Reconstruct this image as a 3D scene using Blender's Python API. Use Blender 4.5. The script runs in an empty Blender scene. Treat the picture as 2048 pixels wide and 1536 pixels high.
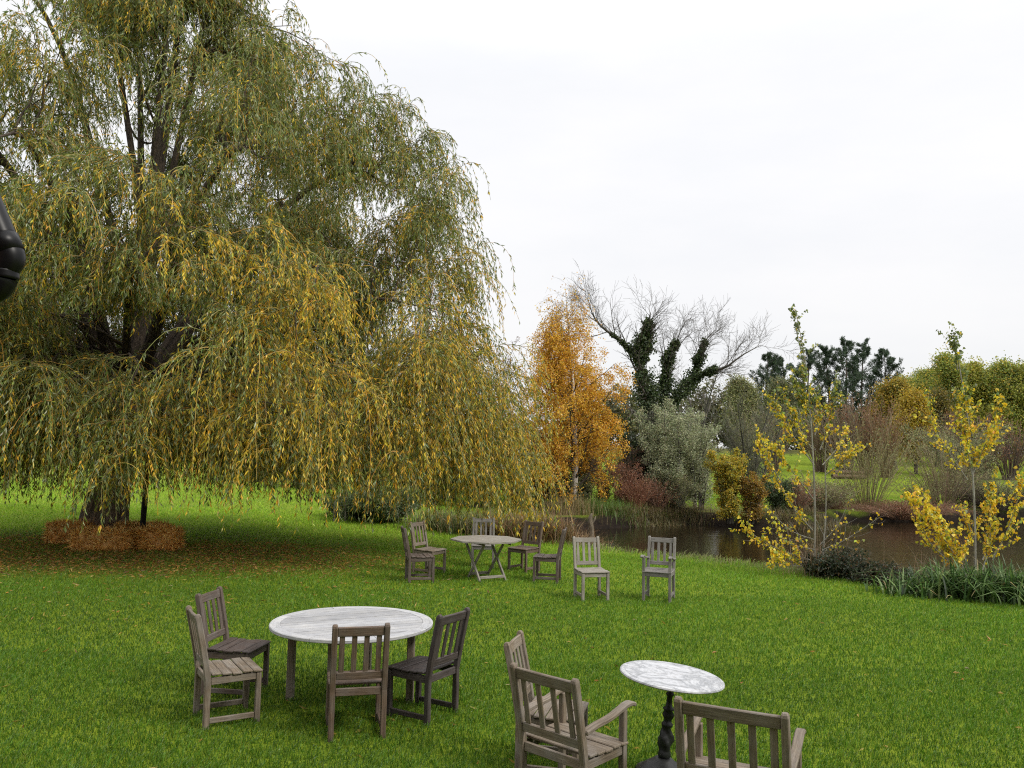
import bpy, math, random
import numpy as np
from mathutils import Matrix, Vector

# ------------------------------------------------------------------ camera, world, sun, exposure
scene = bpy.context.scene
COL = scene.collection
R = math.radians
F_PX, PITCH, ROLL, CAM_H = 1650.0, R(4.47), R(1.2), 2.39
cam_data = bpy.data.cameras.new('camera')
cam = bpy.data.objects.new('camera', cam_data)
COL.objects.link(cam)
cam_data.sensor_width = 36.0
cam_data.lens = F_PX / 2048 * 36.0
cam_data.clip_start, cam_data.clip_end = 0.05, 4000
cam.matrix_world = Matrix.Translation((0, 0, CAM_H)) @ Matrix.Rotation(R(90) + PITCH, 4, 'X') @ Matrix.Rotation(ROLL, 4, 'Z')
scene.camera = cam

SUN_EL, SUN_AZ = R(43), R(118)          # azimuth clockwise from +Y: to the right and a little behind the camera
world = bpy.data.worlds.new('World')
scene.world = world
world.use_nodes = True
wn, wl = world.node_tree.nodes, world.node_tree.links
wn.clear()
w_out = wn.new('ShaderNodeOutputWorld')
sky = wn.new('ShaderNodeTexSky')
sky.sky_type = 'NISHITA'
sky.sun_disc = False
sky.sun_elevation = SUN_EL
sky.sun_rotation = SUN_AZ
bg_sky = wn.new('ShaderNodeBackground'); bg_sky.inputs['Strength'].default_value = 0.10
wl.new(sky.outputs[0], bg_sky.inputs['Color'])
tc = wn.new('ShaderNodeTexCoord')
mp = wn.new('ShaderNodeMapping'); mp.inputs['Scale'].default_value = (1.0, 1.0, 3.2)
wl.new(tc.outputs['Generated'], mp.inputs['Vector'])
ns = wn.new('ShaderNodeTexNoise'); ns.inputs['Scale'].default_value = 1.7; ns.inputs['Detail'].default_value = 7
ns.inputs['Roughness'].default_value = 0.55
wl.new(mp.outputs[0], ns.inputs['Vector'])
cr = wn.new('ShaderNodeValToRGB')
cr.color_ramp.elements[0].position = 0.32; cr.color_ramp.elements[0].color = (0.885, 0.895, 0.92, 1)
cr.color_ramp.elements[1].position = 0.66; cr.color_ramp.elements[1].color = (1.0, 0.985, 0.98, 1)
wl.new(ns.outputs['Fac'], cr.inputs['Fac'])
sx = wn.new('ShaderNodeSeparateXYZ'); wl.new(tc.outputs['Generated'], sx.inputs[0])
mr = wn.new('ShaderNodeValToRGB')          # overcast sky: pale low down, brightest overhead
mr.color_ramp.interpolation = 'EASE'
mr.color_ramp.elements.new(.4); mr.color_ramp.elements.new(.75)
for e_, (p_, v_) in zip(mr.color_ramp.elements, [(0., .44), (.4, .50), (.75, .9), (1., 1.0)]):
    e_.position = p_; e_.color = (v_, v_, v_, 1)
wl.new(sx.outputs['Z'], mr.inputs['Fac'])
ms = wn.new('ShaderNodeMath'); ms.operation = 'MULTIPLY'; ms.inputs[1].default_value = 1.12
wl.new(mr.outputs[0], ms.inputs[0])
bg_cl = wn.new('ShaderNodeBackground')
wl.new(ms.outputs[0], bg_cl.inputs['Strength'])
wl.new(cr.outputs[0], bg_cl.inputs['Color'])
mixw = wn.new('ShaderNodeMixShader'); mixw.inputs[0].default_value = 0.93
wl.new(bg_sky.outputs[0], mixw.inputs[1]); wl.new(bg_cl.outputs[0], mixw.inputs[2])
wl.new(mixw.outputs[0], w_out.inputs['Surface'])

sun_data = bpy.data.lights.new('sun', 'SUN')
sun_data.energy = 1.5
sun_data.angle = R(14)
sun_data.color = (1.0, 0.95, 0.87)
sun = bpy.data.objects.new('sun', sun_data)
COL.objects.link(sun)
sd = Vector((math.sin(SUN_AZ) * math.cos(SUN_EL), math.cos(SUN_AZ) * math.cos(SUN_EL), math.sin(SUN_EL)))
sun.rotation_euler = (-sd).to_track_quat('-Z', 'Y').to_euler()
sun.location = (10, -10, 30)

scene.view_settings.view_transform = 'Standard'
scene.view_settings.look = 'None'
scene.view_settings.exposure = 0.95
scene.view_settings.gamma = 1.0
scene.render.engine = 'CYCLES'
scene.cycles.max_bounces = 7
scene.cycles.diffuse_bounces = 3
scene.cycles.transmission_bounces = 3
scene.cycles.use_denoising = False
scene.cycles.filter_width = 1.15
scene.cycles.sample_clamp_indirect = 4.0

# ------------------------------------------------------------------ helpers
def px_ray(u, v):
    X, Y = u - 1024, v - 768
    c, s = math.cos(ROLL), math.sin(ROLL)
    x, y = c * X + s * Y, -s * X + c * Y
    return np.array([x / F_PX, math.cos(PITCH) + (y / F_PX) * math.sin(PITCH), math.sin(PITCH) - (y / F_PX) * math.cos(PITCH)])

def at_y(u, v, Y):                     # point seen at a pixel of the photograph, Y metres ahead
    d = px_ray(u, v)
    return np.array([0, 0, CAM_H]) + d * (Y / d[1])

def at_z(u, v, z):
    d = px_ray(u, v)
    return np.array([0, 0, CAM_H]) + d * ((z - CAM_H) / d[2])

def smooth(a, b, x):
    t = np.clip((np.asarray(x, float) - a) / (b - a), 0, 1)
    return t * t * (3 - 2 * t)

def norm(v):
    v = np.asarray(v, float)
    return v / np.maximum(np.linalg.norm(v, axis=-1, keepdims=True), 1e-9)

def rng_of(seed):
    return np.random.default_rng(seed)

class MB:
    """collects faces of any size, with a tint colour and a grain coordinate per vertex"""
    def __init__(self):
        self.v, self.tint, self.gco, self.f, self.n = [], [], [], {}, 0
        self.smooth = False
        self.mi = {}
    def add(self, verts, faces, tint=(1, 1, 1), gco=None, mat=0):
        verts = np.asarray(verts, float).reshape(-1, 3)
        m = len(verts)
        self.v.append(verts)
        t = np.asarray(tint, float)
        self.tint.append(np.broadcast_to(t, (m, 3)) if t.ndim == 1 else t.reshape(-1, 3))
        self.gco.append(verts * 1.0 if gco is None else np.asarray(gco, float).reshape(-1, 3))
        for fa in (faces if isinstance(faces, list) else [faces]):
            fa = np.asarray(fa, np.int64)
            self.f.setdefault(fa.shape[1], []).append((fa + self.n, mat))
        self.n += m
    def build(self, name, mats, parent=None, loc=None):
        me = bpy.data.meshes.new(name)
        V = np.concatenate(self.v) if self.v else np.zeros((0, 3))
        me.vertices.add(len(V)); me.vertices.foreach_set('co', V.astype(np.float32).ravel())
        loops, starts, mi, off = [], [], [], 0
        for k, lst in self.f.items():
            for fa, m in lst:
                loops.append(fa.ravel()); starts.append(off + np.arange(len(fa)) * k); off += fa.size
                mi.append(np.full(len(fa), m))
        L = np.concatenate(loops).astype(np.int32); S = np.concatenate(starts).astype(np.int32)
        me.loops.add(len(L)); me.loops.foreach_set('vertex_index', L)
        me.polygons.add(len(S)); me.polygons.foreach_set('loop_start', S)
        me.polygons.foreach_set('material_index', np.concatenate(mi).astype(np.int32))
        me.polygons.foreach_set('use_smooth', np.full(len(S), self.smooth))
        me.update(calc_edges=True)
        a = me.attributes.new('tint', 'FLOAT_COLOR', 'POINT')
        T = np.concatenate(self.tint); T = np.concatenate([T, np.ones((len(T), 1))], 1)
        a.data.foreach_set('color', T.astype(np.float32).ravel())
        a = me.attributes.new('gco', 'FLOAT_VECTOR', 'POINT')
        a.data.foreach_set('vector', np.concatenate(self.gco).astype(np.float32).ravel())
        for m in (mats if isinstance(mats, (list, tuple)) else [mats]):
            me.materials.append(m)
        o = bpy.data.objects.new(name, me)
        COL.objects.link(o)
        if parent: o.parent = parent
        if loc is not None: o.location = loc
        return o

def tag(o, label=None, cat=None, group=None, kind=None):
    if label: o['label'] = label
    if cat: o['category'] = cat
    if group: o['group'] = group
    if kind: o['kind'] = kind
    return o

def empty(name, label, cat, loc, rz=0.0, group=None):
    o = bpy.data.objects.new(name, None)
    COL.objects.link(o)
    o.location = loc; o.rotation_euler = (0, 0, rz)
    o.empty_display_size = 0.2
    return tag(o, label, cat, group)

_r = random.Random(5)
def sweep(mb, pts, w, t, up=(0, 0, 1), ch=0.004, tint=(1, 1, 1), round_end=False):
    """a beam of rectangular section with eased edges along a polyline; w across, t along 'up'"""
    P = np.asarray(pts, float)
    d = [norm(P[1] - P[0])]
    for i in range(1, len(P) - 1): d.append(norm(norm(P[i + 1] - P[i]) + norm(P[i] - P[i - 1])))
    d.append(norm(P[-1] - P[-2]))
    up = np.asarray(up, float)
    w_ = np.broadcast_to(np.asarray(w, float), (len(P),)); t_ = np.broadcast_to(np.asarray(t, float), (len(P),))
    rings, Ls = [], []
    l = 0
    def ring(p, dd, ww, tt):
        s = norm(np.cross(dd, up)); n = np.cross(s, dd)
        a, b = ww / 2, tt / 2
        c = min(ch, a * .6, b * .6)
        q = [(a, b - c), (a - c, b), (-a + c, b), (-a, b - c), (-a, -b + c), (-a + c, -b), (a - c, -b), (a, -b + c)]
        return np.array([p + s * x + n * y for x, y in q]), np.array([(x, y) for x, y in q])
    off = np.array([_r.uniform(0, 50), _r.uniform(0, 50), _r.uniform(0, 50)])
    seq = []
    e = ch
    seq.append((P[0], d[0], w_[0] - 2 * e, t_[0] - 2 * e))
    seq.append((P[0] + d[0] * e, d[0], w_[0], t_[0]))
    for i in range(1, len(P) - 1): seq.append((P[i], d[i], w_[i], t_[i]))
    if round_end:
        tt = t_[-1]
        seq.append((P[-1] - d[-1] * tt * .45, d[-1], w_[-1], tt))
        seq.append((P[-1] - d[-1] * tt * .15, d[-1], w_[-1] - e, tt * .78))
        seq.append((P[-1], d[-1], w_[-1] - 2 * e, tt * .4))
    else:
        seq.append((P[-1] - d[-1] * e, d[-1], w_[-1], t_[-1]))
        seq.append((P[-1], d[-1], w_[-1] - 2 * e, t_[-1] - 2 * e))
    V, G = [], []
    prev = None
    for p, dd, ww, tt in seq:
        v, q = ring(np.asarray(p), dd, ww, tt)
        if prev is not None: l += np.linalg.norm(np.asarray(p) - prev)
        prev = np.asarray(p)
        V.append(v); G.append(np.concatenate([np.full((8, 1), l), q], 1) + off)
    n = len(seq)
    F = []
    for i in range(n - 1):
        for j in range(8):
            F.append((i * 8 + j, i * 8 + (j + 1) % 8, i * 8 + 8 + (j + 1) % 8, i * 8 + 8 + j))
    caps = [tuple(range(7, -1, -1)), tuple(range((n - 1) * 8, n * 8))]
    tv = 1 + _r.uniform(-.09, .09)
    mb.add(np.concatenate(V), [np.array(F), np.array(caps)], np.asarray(tint) * tv, np.concatenate(G))

def tubes(mb, P, Rr, sides=5, tint=(1, 1, 1)):
    """many tubes at once: P (N,n,3), Rr (N,n)"""
    P = np.asarray(P, float); Rr = np.asarray(Rr, float)
    N, n = P.shape[:2]
    if N == 0: return
    T = np.empty_like(P)
    T[:, 1:-1] = P[:, 2:] - P[:, :-2]; T[:, 0] = P[:, 1] - P[:, 0]; T[:, -1] = P[:, -1] - P[:, -2]
    T = norm(T)
    mean = norm(P[:, -1] - P[:, 0])
    ref = np.where(np.abs(mean[:, 2:3]) > .8, np.array([[1., .2, 0]]), np.array([[0., 0, 1.]]))
    S = norm(np.cross(T, ref[:, None, :])); U = np.cross(S, T)
    a = np.arange(sides) / sides * 2 * math.pi
    V = P[:, :, None, :] + Rr[:, :, None, None] * (np.cos(a)[None, None, :, None] * S[:, :, None, :] + np.sin(a)[None, None, :, None] * U[:, :, None, :])
    idx = np.arange(N * n * sides).reshape(N, n, sides)
    A = idx[:, :-1]; B = idx[:, 1:]
    F = np.stack([A, np.roll(A, -1, 2), np.roll(B, -1, 2), B], -1).reshape(-1, 4)
    t = np.asarray(tint, float)
    if t.ndim == 2: t = np.repeat(t, n * sides, 0)
    seg = np.linalg.norm(np.diff(P, axis=1), axis=-1)
    L = np.concatenate([np.zeros((N, 1)), np.cumsum(seg, 1)], 1)
    G = np.stack([np.broadcast_to(L[:, :, None], V.shape[:3]), V[..., 0] - P[:, :, None, 0], V[..., 1] - P[:, :, None, 1]], -1)
    caps = [np.concatenate([idx[:, -1, :]], 0)] if sides > 2 else []
    mb.add(V.reshape(-1, 3), [F] + caps, t, G.reshape(-1, 3))

def resample(pts, n):
    P = np.asarray(pts, float)
    # smooth catmull-rom through the points
    k = len(P)
    Q = np.concatenate([[2 * P[0] - P[1]], P, [2 * P[-1] - P[-2]]])
    ts = np.linspace(0, k - 1, n)
    i = np.minimum(ts.astype(int), k - 2); f = (ts - i)[:, None]
    p0, p1, p2, p3 = Q[i], Q[i + 1], Q[i + 2], Q[i + 3]
    return .5 * (2 * p1 + (p2 - p0) * f + (2 * p0 - 5 * p1 + 4 * p2 - p3) * f ** 2 + (3 * p1 - p0 - 3 * p2 + p3) * f ** 3)

def spawn(P, Rr, k, rg, t0=.3, t1=1.0, ang=(35, 65), length=(.5, 1.), n=6, wob=.12, trop=(0, 0, .15), rr=.55, rmin=.002, taper=.25, bylen=True):
    """k children along every polyline of P"""
    N, n0 = P.shape[:2]
    t = np.tile(np.linspace(t0, t1, k), (N, 1)) + rg.uniform(-.5, .5, (N, k)) * (t1 - t0) / max(k, 1)
    t = np.clip(t, 0, 1).ravel()
    pi = np.repeat(np.arange(N), k)
    x = t * (n0 - 1); i = np.minimum(x.astype(int), n0 - 2); f = (x - i)[:, None]
    A, B = P[pi, i], P[pi, i + 1]
    p = A * (1 - f) + B * f
    d0 = norm(B - A)
    r0 = (Rr[pi, i] * (1 - f[:, 0]) + Rr[pi, i + 1] * f[:, 0]) * rr
    rnd = norm(rg.normal(size=(len(p), 3)))
    perp = norm(rnd - (rnd * d0).sum(1, keepdims=True) * d0)
    a = np.radians(rg.uniform(ang[0], ang[1], len(p)))[:, None]
    d = norm(d0 * np.cos(a) + perp * np.sin(a))
    if bylen:
        plen = np.linalg.norm(np.diff(P, axis=1), axis=-1).sum(1)[pi]
        L = plen * rg.uniform(length[0], length[1], len(p)) * (1.15 - .6 * t)
    else:
        L = rg.uniform(length[0], length[1], len(p)) * (1.1 - .4 * t)
    step = (L / (n - 1))[:, None]
    out = [p]
    for _ in range(n - 1):
        d = norm(d + rg.normal(size=d.shape) * wob + np.asarray(trop))
        out.append(out[-1] + d * step)
    Q = np.stack(out, 1)
    r0 = np.maximum(r0, rmin)
    RQ = r0[:, None] * np.linspace(1, taper, n)[None]
    return Q, np.maximum(RQ, rmin * .5), pi

def leaves(mb, pos, dirs, length, width, tint, rg, fold=.25):
    """diamond leaves: pos (N,3) stalk end, dirs (N,3)"""
    N = len(pos)
    if N == 0: return
    d = norm(dirs)
    rnd = rg.normal(size=(N, 3))
    s = norm(np.cross(d, rnd)); nn = np.cross(s, d)
    length = np.broadcast_to(np.asarray(length, float), (N,))[:, None]; width = np.broadcast_to(np.asarray(width, float), (N,))[:, None]
    m = pos + d * length * .45 + nn * width * fold
    V = np.stack([pos, m + s * width * .5, pos + d * length - nn * width * fold * .6, m - s * width * .5], 1)
    F = np.arange(N * 4).reshape(N, 4)
    mb.add(V.reshape(-1, 3), F, np.repeat(tint, 4, 0))

def pick(P, m, rg, t0=0., t1=1.):
    """m points on every polyline -> positions, tangents, owner"""
    N, n0 = P.shape[:2]
    t = rg.uniform(t0, t1, (N, m)).ravel()
    pi = np.repeat(np.arange(N), m)
    x = t * (n0 - 1); i = np.minimum(x.astype(int), n0 - 2); f = (x - i)[:, None]
    A, B = P[pi, i], P[pi, i + 1]
    return A * (1 - f) + B * f, norm(B - A), pi, t

def palette(cols, wts, m, rg, var=.18):
    cols = np.asarray(cols, float); w = np.asarray(wts, float) / np.sum(wts)
    c = cols[rg.choice(len(cols), m, p=w)]
    return np.clip(c * (1 + rg.normal(size=(m, 1)) * var) * (1 + rg.normal(size=(m, 3)) * .06), .002, .9)

# ------------------------------------------------------------------ materials
def new_mat(name):
    m = bpy.data.materials.new(name); m.use_nodes = True
    nt = m.node_tree; nt.nodes.clear()
    out = nt.nodes.new('ShaderNodeOutputMaterial')
    return m, nt, out

def attr(nt, name):
    a = nt.nodes.new('ShaderNodeAttribute'); a.attribute_name = name
    return a

def noise(nt, vec, scale, detail=4, rough=.55, dist=0.):
    n = nt.nodes.new('ShaderNodeTexNoise')
    n.inputs['Scale'].default_value = scale; n.inputs['Detail'].default_value = detail
    n.inputs['Roughness'].default_value = rough; n.inputs['Distortion'].default_value = dist
    if vec is not None: nt.links.new(vec, n.inputs['Vector'])
    return n

def ramp(nt, fac, stops):
    r = nt.nodes.new('ShaderNodeValToRGB')
    els = r.color_ramp.elements
    while len(els) < len(stops): els.new(.5)
    for e, (p, c) in zip(els, stops):
        e.position = p; e.color = (*c, 1)
    nt.links.new(fac, r.inputs['Fac'])
    return r

def mixc(nt, fac, a, b, mode='MIX'):
    m = nt.nodes.new('ShaderNodeMix'); m.data_type = 'RGBA'; m.blend_type = mode
    for sock, val in ((m.inputs['Factor'], fac), (m.inputs['A'], a), (m.inputs['B'], b)):
        pass
    def put(idx, val):
        s = m.inputs[idx]
        if hasattr(val, 'is_output'): nt.links.new(val, s)
        elif isinstance(val, (int, float)): s.default_value = val
        else: s.default_value = (*val, 1)
    put(0, fac); put(6, a); put(7, b)
    return m.outputs[2]

def mathn(nt, op, a, b=None):
    m = nt.nodes.new('ShaderNodeMath'); m.operation = op
    for i, val in enumerate((a, b)):
        if val is None: continue
        if hasattr(val, 'is_output'): nt.links.new(val, m.inputs[i])
        else: m.inputs[i].default_value = val
    return m.outputs[0]

def mapping(nt, vec, scale):
    m = nt.nodes.new('ShaderNodeMapping'); m.inputs['Scale'].default_value = scale
    nt.links.new(vec, m.inputs['Vector'])
    return m.outputs[0]

def leaf_mat(name, trans=.35, gloss=.06, rough=.45):
    m, nt, out = new_mat(name)
    a = attr(nt, 'tint')
    df = nt.nodes.new('ShaderNodeBsdfDiffuse'); nt.links.new(a.outputs['Color'], df.inputs['Color'])
    tr = nt.nodes.new('ShaderNodeBsdfTranslucent'); nt.links.new(a.outputs['Color'], tr.inputs['Color'])
    gl = nt.nodes.new('ShaderNodeBsdfGlossy'); gl.inputs['Roughness'].default_value = rough
    m1 = nt.nodes.new('ShaderNodeMixShader'); m1.inputs[0].default_value = trans
    nt.links.new(df.outputs[0], m1.inputs[1]); nt.links.new(tr.outputs[0], m1.inputs[2])
    m2 = nt.nodes.new('ShaderNodeMixShader'); m2.inputs[0].default_value = gloss
    nt.links.new(m1.outputs[0], m2.inputs[1]); nt.links.new(gl.outputs[0], m2.inputs[2])
    nt.links.new(m2.outputs[0], out.inputs['Surface'])
    return m

def bark_mat(name, dark, light, scale=6, bump=.5):
    m, nt, out = new_mat(name)
    g = attr(nt, 'gco'); ti = attr(nt, 'tint')
    v = mapping(nt, g.outputs['Vector'], (1.0, 5.0, 5.0))
    n1 = noise(nt, v, scale, 6, .65, .6)
    r = ramp(nt, n1.outputs['Fac'], [(.32, dark), (.68, light)])
    c = mixc(nt, 1.0, r.outputs[0], ti.outputs['Color'], 'MULTIPLY')
    p = nt.nodes.new('ShaderNodeBsdfPrincipled')
    nt.links.new(c, p.inputs['Base Color']); p.inputs['Roughness'].default_value = .9
    b = nt.nodes.new('ShaderNodeBump'); b.inputs['Strength'].default_value = bump; b.inputs['Distance'].default_value = .06
    nt.links.new(n1.outputs['Fac'], b.inputs['Height']); nt.links.new(b.outputs[0], p.inputs['Normal'])
    nt.links.new(p.outputs[0], out.inputs['Surface'])
    return m

def wood_mat(name, dark, mid, light, lichen=.25):
    """weathered outdoor timber: streaks along the board, grey bleaching, a little green algae"""
    m, nt, out = new_mat(name)
    g = attr(nt, 'gco'); ti = attr(nt, 'tint')
    v = mapping(nt, g.outputs['Vector'], (2.2, 42.0, 42.0))
    n1 = noise(nt, v, 2.2, 6, .62, .3)
    n2 = noise(nt, g.outputs['Vector'], 5.0, 4, .6)
    v3 = mapping(nt, g.outputs['Vector'], (6, 160, 160))
    n3 = noise(nt, v3, 2.0, 2, .6)
    r = ramp(nt, n1.outputs['Fac'], [(.25, dark), (.5, mid), (.75, light)])
    f2 = ramp(nt, n2.outputs['Fac'], [(.42, (0, 0, 0)), (.7, (1, 1, 1))])
    grey = mixc(nt, mathn(nt, 'MULTIPLY', f2.outputs[0], .4), r.outputs[0], tuple(np.clip(np.mean(light) * np.array([1.15, 1.12, 1.05]), 0, 1)))
    n4 = noise(nt, g.outputs['Vector'], 11.0, 5, .7)
    f4 = ramp(nt, n4.outputs['Fac'], [(.55, (0, 0, 0)), (.72, (1, 1, 1))])
    grn = mixc(nt, mathn(nt, 'MULTIPLY', f4.outputs[0], lichen), grey, tuple(np.array(mid) * np.array([.75, .95, .55])))
    crack = ramp(nt, n3.outputs['Fac'], [(.30, (.45, .42, .4)), (.42, (1, 1, 1))])
    c = mixc(nt, 1.0, grn, crack.outputs[0], 'MULTIPLY')
    c = mixc(nt, 1.0, c, ti.outputs['Color'], 'MULTIPLY')
    p = nt.nodes.new('ShaderNodeBsdfPrincipled')
    nt.links.new(c, p.inputs['Base Color']); p.inputs['Roughness'].default_value = .72
    b = nt.nodes.new('ShaderNodeBump'); b.inputs['Strength'].default_value = .35; b.inputs['Distance'].default_value = .004
    nt.links.new(n1.outputs['Fac'], b.inputs['Height']); nt.links.new(b.outputs[0], p.inputs['Normal'])
    nt.links.new(p.outputs[0], out.inputs['Surface'])
    return m

def plain_mat(name, col, rough=.5, metal=0., nscale=8., var=.25, bump=.0, spec=.5):
    m, nt, out = new_mat(name)
    t = nt.nodes.new('ShaderNodeTexCoord')
    n = noise(nt, t.outputs['Object'], nscale, 5, .6)
    r = ramp(nt, n.outputs['Fac'], [(.3, tuple(np.array(col) * (1 - var))), (.7, tuple(np.clip(np.array(col) * (1 + var), 0, 1)))])
    p = nt.nodes.new('ShaderNodeBsdfPrincipled')
    nt.links.new(r.outputs[0], p.inputs['Base Color'])
    p.inputs['Roughness'].default_value = rough; p.inputs['Metallic'].default_value = metal
    p.inputs['Specular IOR Level'].default_value = spec
    if bump:
        b = nt.nodes.new('ShaderNodeBump'); b.inputs['Strength'].default_value = bump; b.inputs['Distance'].default_value = .01
        nt.links.new(n.outputs['Fac'], b.inputs['Height']); nt.links.new(b.outputs[0], p.inputs['Normal'])
    nt.links.new(p.outputs[0], out.inputs['Surface'])
    return m

M_LEAF = leaf_mat('leaf', .42, .04)
M_GRASS = leaf_mat('grass_blade', .35, .04, .5)
M_TWIG = leaf_mat('twig', .0, .03, .6)
M_BARK = bark_mat('dark_bark', (.014, .010, .007), (.115, .085, .060), 5, 1.0)
M_TRUNK = bark_mat('willow_trunk_bark', (.040, .028, .019), (.24, .175, .125), 2.6, 1.0)
M_GREYBARK = bark_mat('grey_bark', (.030, .027, .020), (.105, .097, .078), 6, .5)
M_BIRCH = bark_mat('birch_bark', (.25, .2, .16), (.62, .58, .52), 3, .4)
M_STRAW = leaf_mat('straw', .1, .05, .5)

# ------------------------------------------------------------------ terrain
POND = np.array([(0.6, 26), (1.2, 23.4), (2.4, 21.9), (3.6, 20.9), (5.1, 19.75), (6.4, 18.4), (7.6, 17.0), (8.6, 15.9), (10.2, 15.0), (14, 13.2), (24, 10.5),
                 (38, 14), (44, 28), (36, 42), (25.4, 41.2), (18.6, 38.2), (15.0, 37.2), (12.2, 33.4), (9.95, 32.4), (8.4, 34.0), (6.8, 34.1), (4.8, 32.4), (3.0, 31), (1.0, 29)], float)
WATER_Z = -0.55
def pond_sd(x, y):
    """signed distance to the water's edge, positive on land"""
    x = np.asarray(x, float); y = np.asarray(y, float)
    shp = x.shape; x = x.ravel(); y = y.ravel()
    A = POND; B = np.roll(POND, -1, 0)
    best = np.full(x.shape, 1e9); inside = np.zeros(x.shape, bool)
    for (ax, ay), (bx, by) in zip(A, B):
        ex, ey = bx - ax, by - ay
        t = np.clip(((x - ax) * ex + (y - ay) * ey) / (ex * ex + ey * ey), 0, 1)
        best = np.minimum(best, np.hypot(x - ax - t * ex, y - ay - t * ey))
        c = ((ay > y) != (by > y)) & (x < (bx - ax) * (y - ay) / (by - ay + 1e-12) + ax)
        inside ^= c
    return np.where(inside, -best, best).reshape(shp)

def terrain(x, y, s=None):
    x = np.asarray(x, float); y = np.asarray(y, float)
    if s is None: s = pond_sd(x, y)
    wob = .18 * np.sin(x * 1.7 + y * .6) + .12 * np.sin(x * .7 - y * 2.3)
    base = 2.75 * smooth(39, 110, y) * smooth(-14, 16, x) + .25 * smooth(30, 90, y)
    base = base + .02 * np.sin(x * .35 + 1) * np.sin(y * .3) - .10 * smooth(5.0, .5, s)
    base = base + .5 * smooth(110, 400, y) * (1 + np.sin(x * .01))
    near = smooth(-.25, .45, s + wob * .25 * (np.abs(s) < 3))
    deep = WATER_Z - .12 - .6 * smooth(0, -3, s)
    return deep * (1 - near) + base * near

def spaced(segs):
    out = []
    for a, b, st in segs:
        out += list(np.arange(a, b, st))
    out.append(segs[-1][1])
    return np.array(out)
gx = spaced([(-1600, -400, 200), (-400, -120, 40), (-120, -40, 8), (-40, -16, 1.0), (-16, 14, .25), (14, 48, .6), (48, 130, 5), (130, 400, 40), (400, 1600, 200)])
gy = spaced([(-300, -40, 60), (-40, 0, 5), (0, 44, .25), (44, 120, 2.), (120, 400, 20), (400, 2400, 200)])
GX, GY = np.meshgrid(gx, gy)
SD = pond_sd(GX, GY)
GZ = terrain(GX, GY, SD)
def litter_mask(x, y):
    e = ((x + 7.4) / 5.6) ** 2 + ((y - 17.4) / 2.9) ** 2
    e2 = ((x + 11.) / 6.) ** 2 + ((y - 17.4) / 3.4) ** 2
    return np.maximum(smooth(1.5, .25, e), smooth(1.45, .2, e2))
mb = MB(); mb.smooth = True
idx = np.arange(GX.size).reshape(GX.shape)
F = np.stack([idx[:-1, :-1], idx[:-1, 1:], idx[1:, 1:], idx[1:, :-1]], -1).reshape(-1, 4)
mud = smooth(.75, .25, SD + .25 * np.sin(GX * 2.1) * np.sin(GY * 1.7))
lit = litter_mask(GX, GY)
rough = np.maximum(smooth(.4, 1.2, SD) * smooth(7, 1.8, SD) * smooth(24, 29, GY), smooth(84, 94, GY))
mb.add(np.stack([GX, GY, GZ], -1).reshape(-1, 3), F, np.stack([mud, lit, rough], -1).reshape(-1, 3))

m, nt, out = new_mat('lawn_ground')
t = nt.nodes.new('ShaderNodeTexCoord'); V = t.outputs['Object']
n1 = noise(nt, V, .35, 4); n2 = noise(nt, V, 3.0, 6, .65); n3 = noise(nt, V, 40, 4, .7)
g1 = ramp(nt, n2.outputs['Fac'], [(.3, (.105, .17, .010)), (.55, (.165, .24, .014)), (.75, (.22, .29, .026))])
g2 = ramp(nt, n3.outputs['Fac'], [(.3, (.55, .55, .5)), (.7, (1.25, 1.2, 1.1))])
gc = mixc(nt, 1.0, g1.outputs[0], g2.outputs[0], 'MULTIPLY')
gl = ramp(nt, n1.outputs['Fac'], [(.35, (.85, .9, .8)), (.65, (1.2, 1.12, 1.1))])
gc = mixc(nt, 1.0, gc, gl.outputs[0], 'MULTIPLY')
a = attr(nt, 'tint'); sep = nt.nodes.new('ShaderNodeSeparateColor'); nt.links.new(a.outputs['Color'], sep.inputs[0])
nl = noise(nt, V, 7, 6, .75)
lc = ramp(nt, nl.outputs['Fac'], [(.3, (.05, .04, .012)), (.5, (.14, .075, .018)), (.7, (.24, .12, .03))])
lf = mathn(nt, 'MULTIPLY', sep.outputs[1], mathn(nt, 'MULTIPLY', mathn(nt, 'ADD', nl.outputs['Fac'], .12), 1.0))
gc = mixc(nt, lf, gc, lc.outputs[0])
rc = ramp(nt, n2.outputs['Fac'], [(.3, (.06, .06, .02)), (.7, (.16, .13, .05))])
gc = mixc(nt, mathn(nt, 'MULTIPLY', sep.outputs[2], .8), gc, rc.outputs[0])
mc = ramp(nt, n2.outputs['Fac'], [(.3, (.007, .005, .004)), (.7, (.022, .015, .010))])
mf = mathn(nt, 'MULTIPLY', sep.outputs[0], 1.0)
gc = mixc(nt, mf, gc, mc.outputs[0])
p = nt.nodes.new('ShaderNodeBsdfPrincipled'); nt.links.new(gc, p.inputs['Base Color']); p.inputs['Roughness'].default_value = .95
p.inputs['Specular IOR Level'].default_value = .15
b = nt.nodes.new('ShaderNodeBump'); b.inputs['Strength'].default_value = .8; b.inputs['Distance'].default_value = .05
nt.links.new(n3.outputs['Fac'], b.inputs['Height']); nt.links.new(b.outputs[0], p.inputs['Normal'])
nt.links.new(p.outputs[0], out.inputs['Surface'])
M_GROUND = m
tag(mb.build('ground', M_GROUND), 'green lawn and field running round the pond', 'ground', kind='structure')

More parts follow.
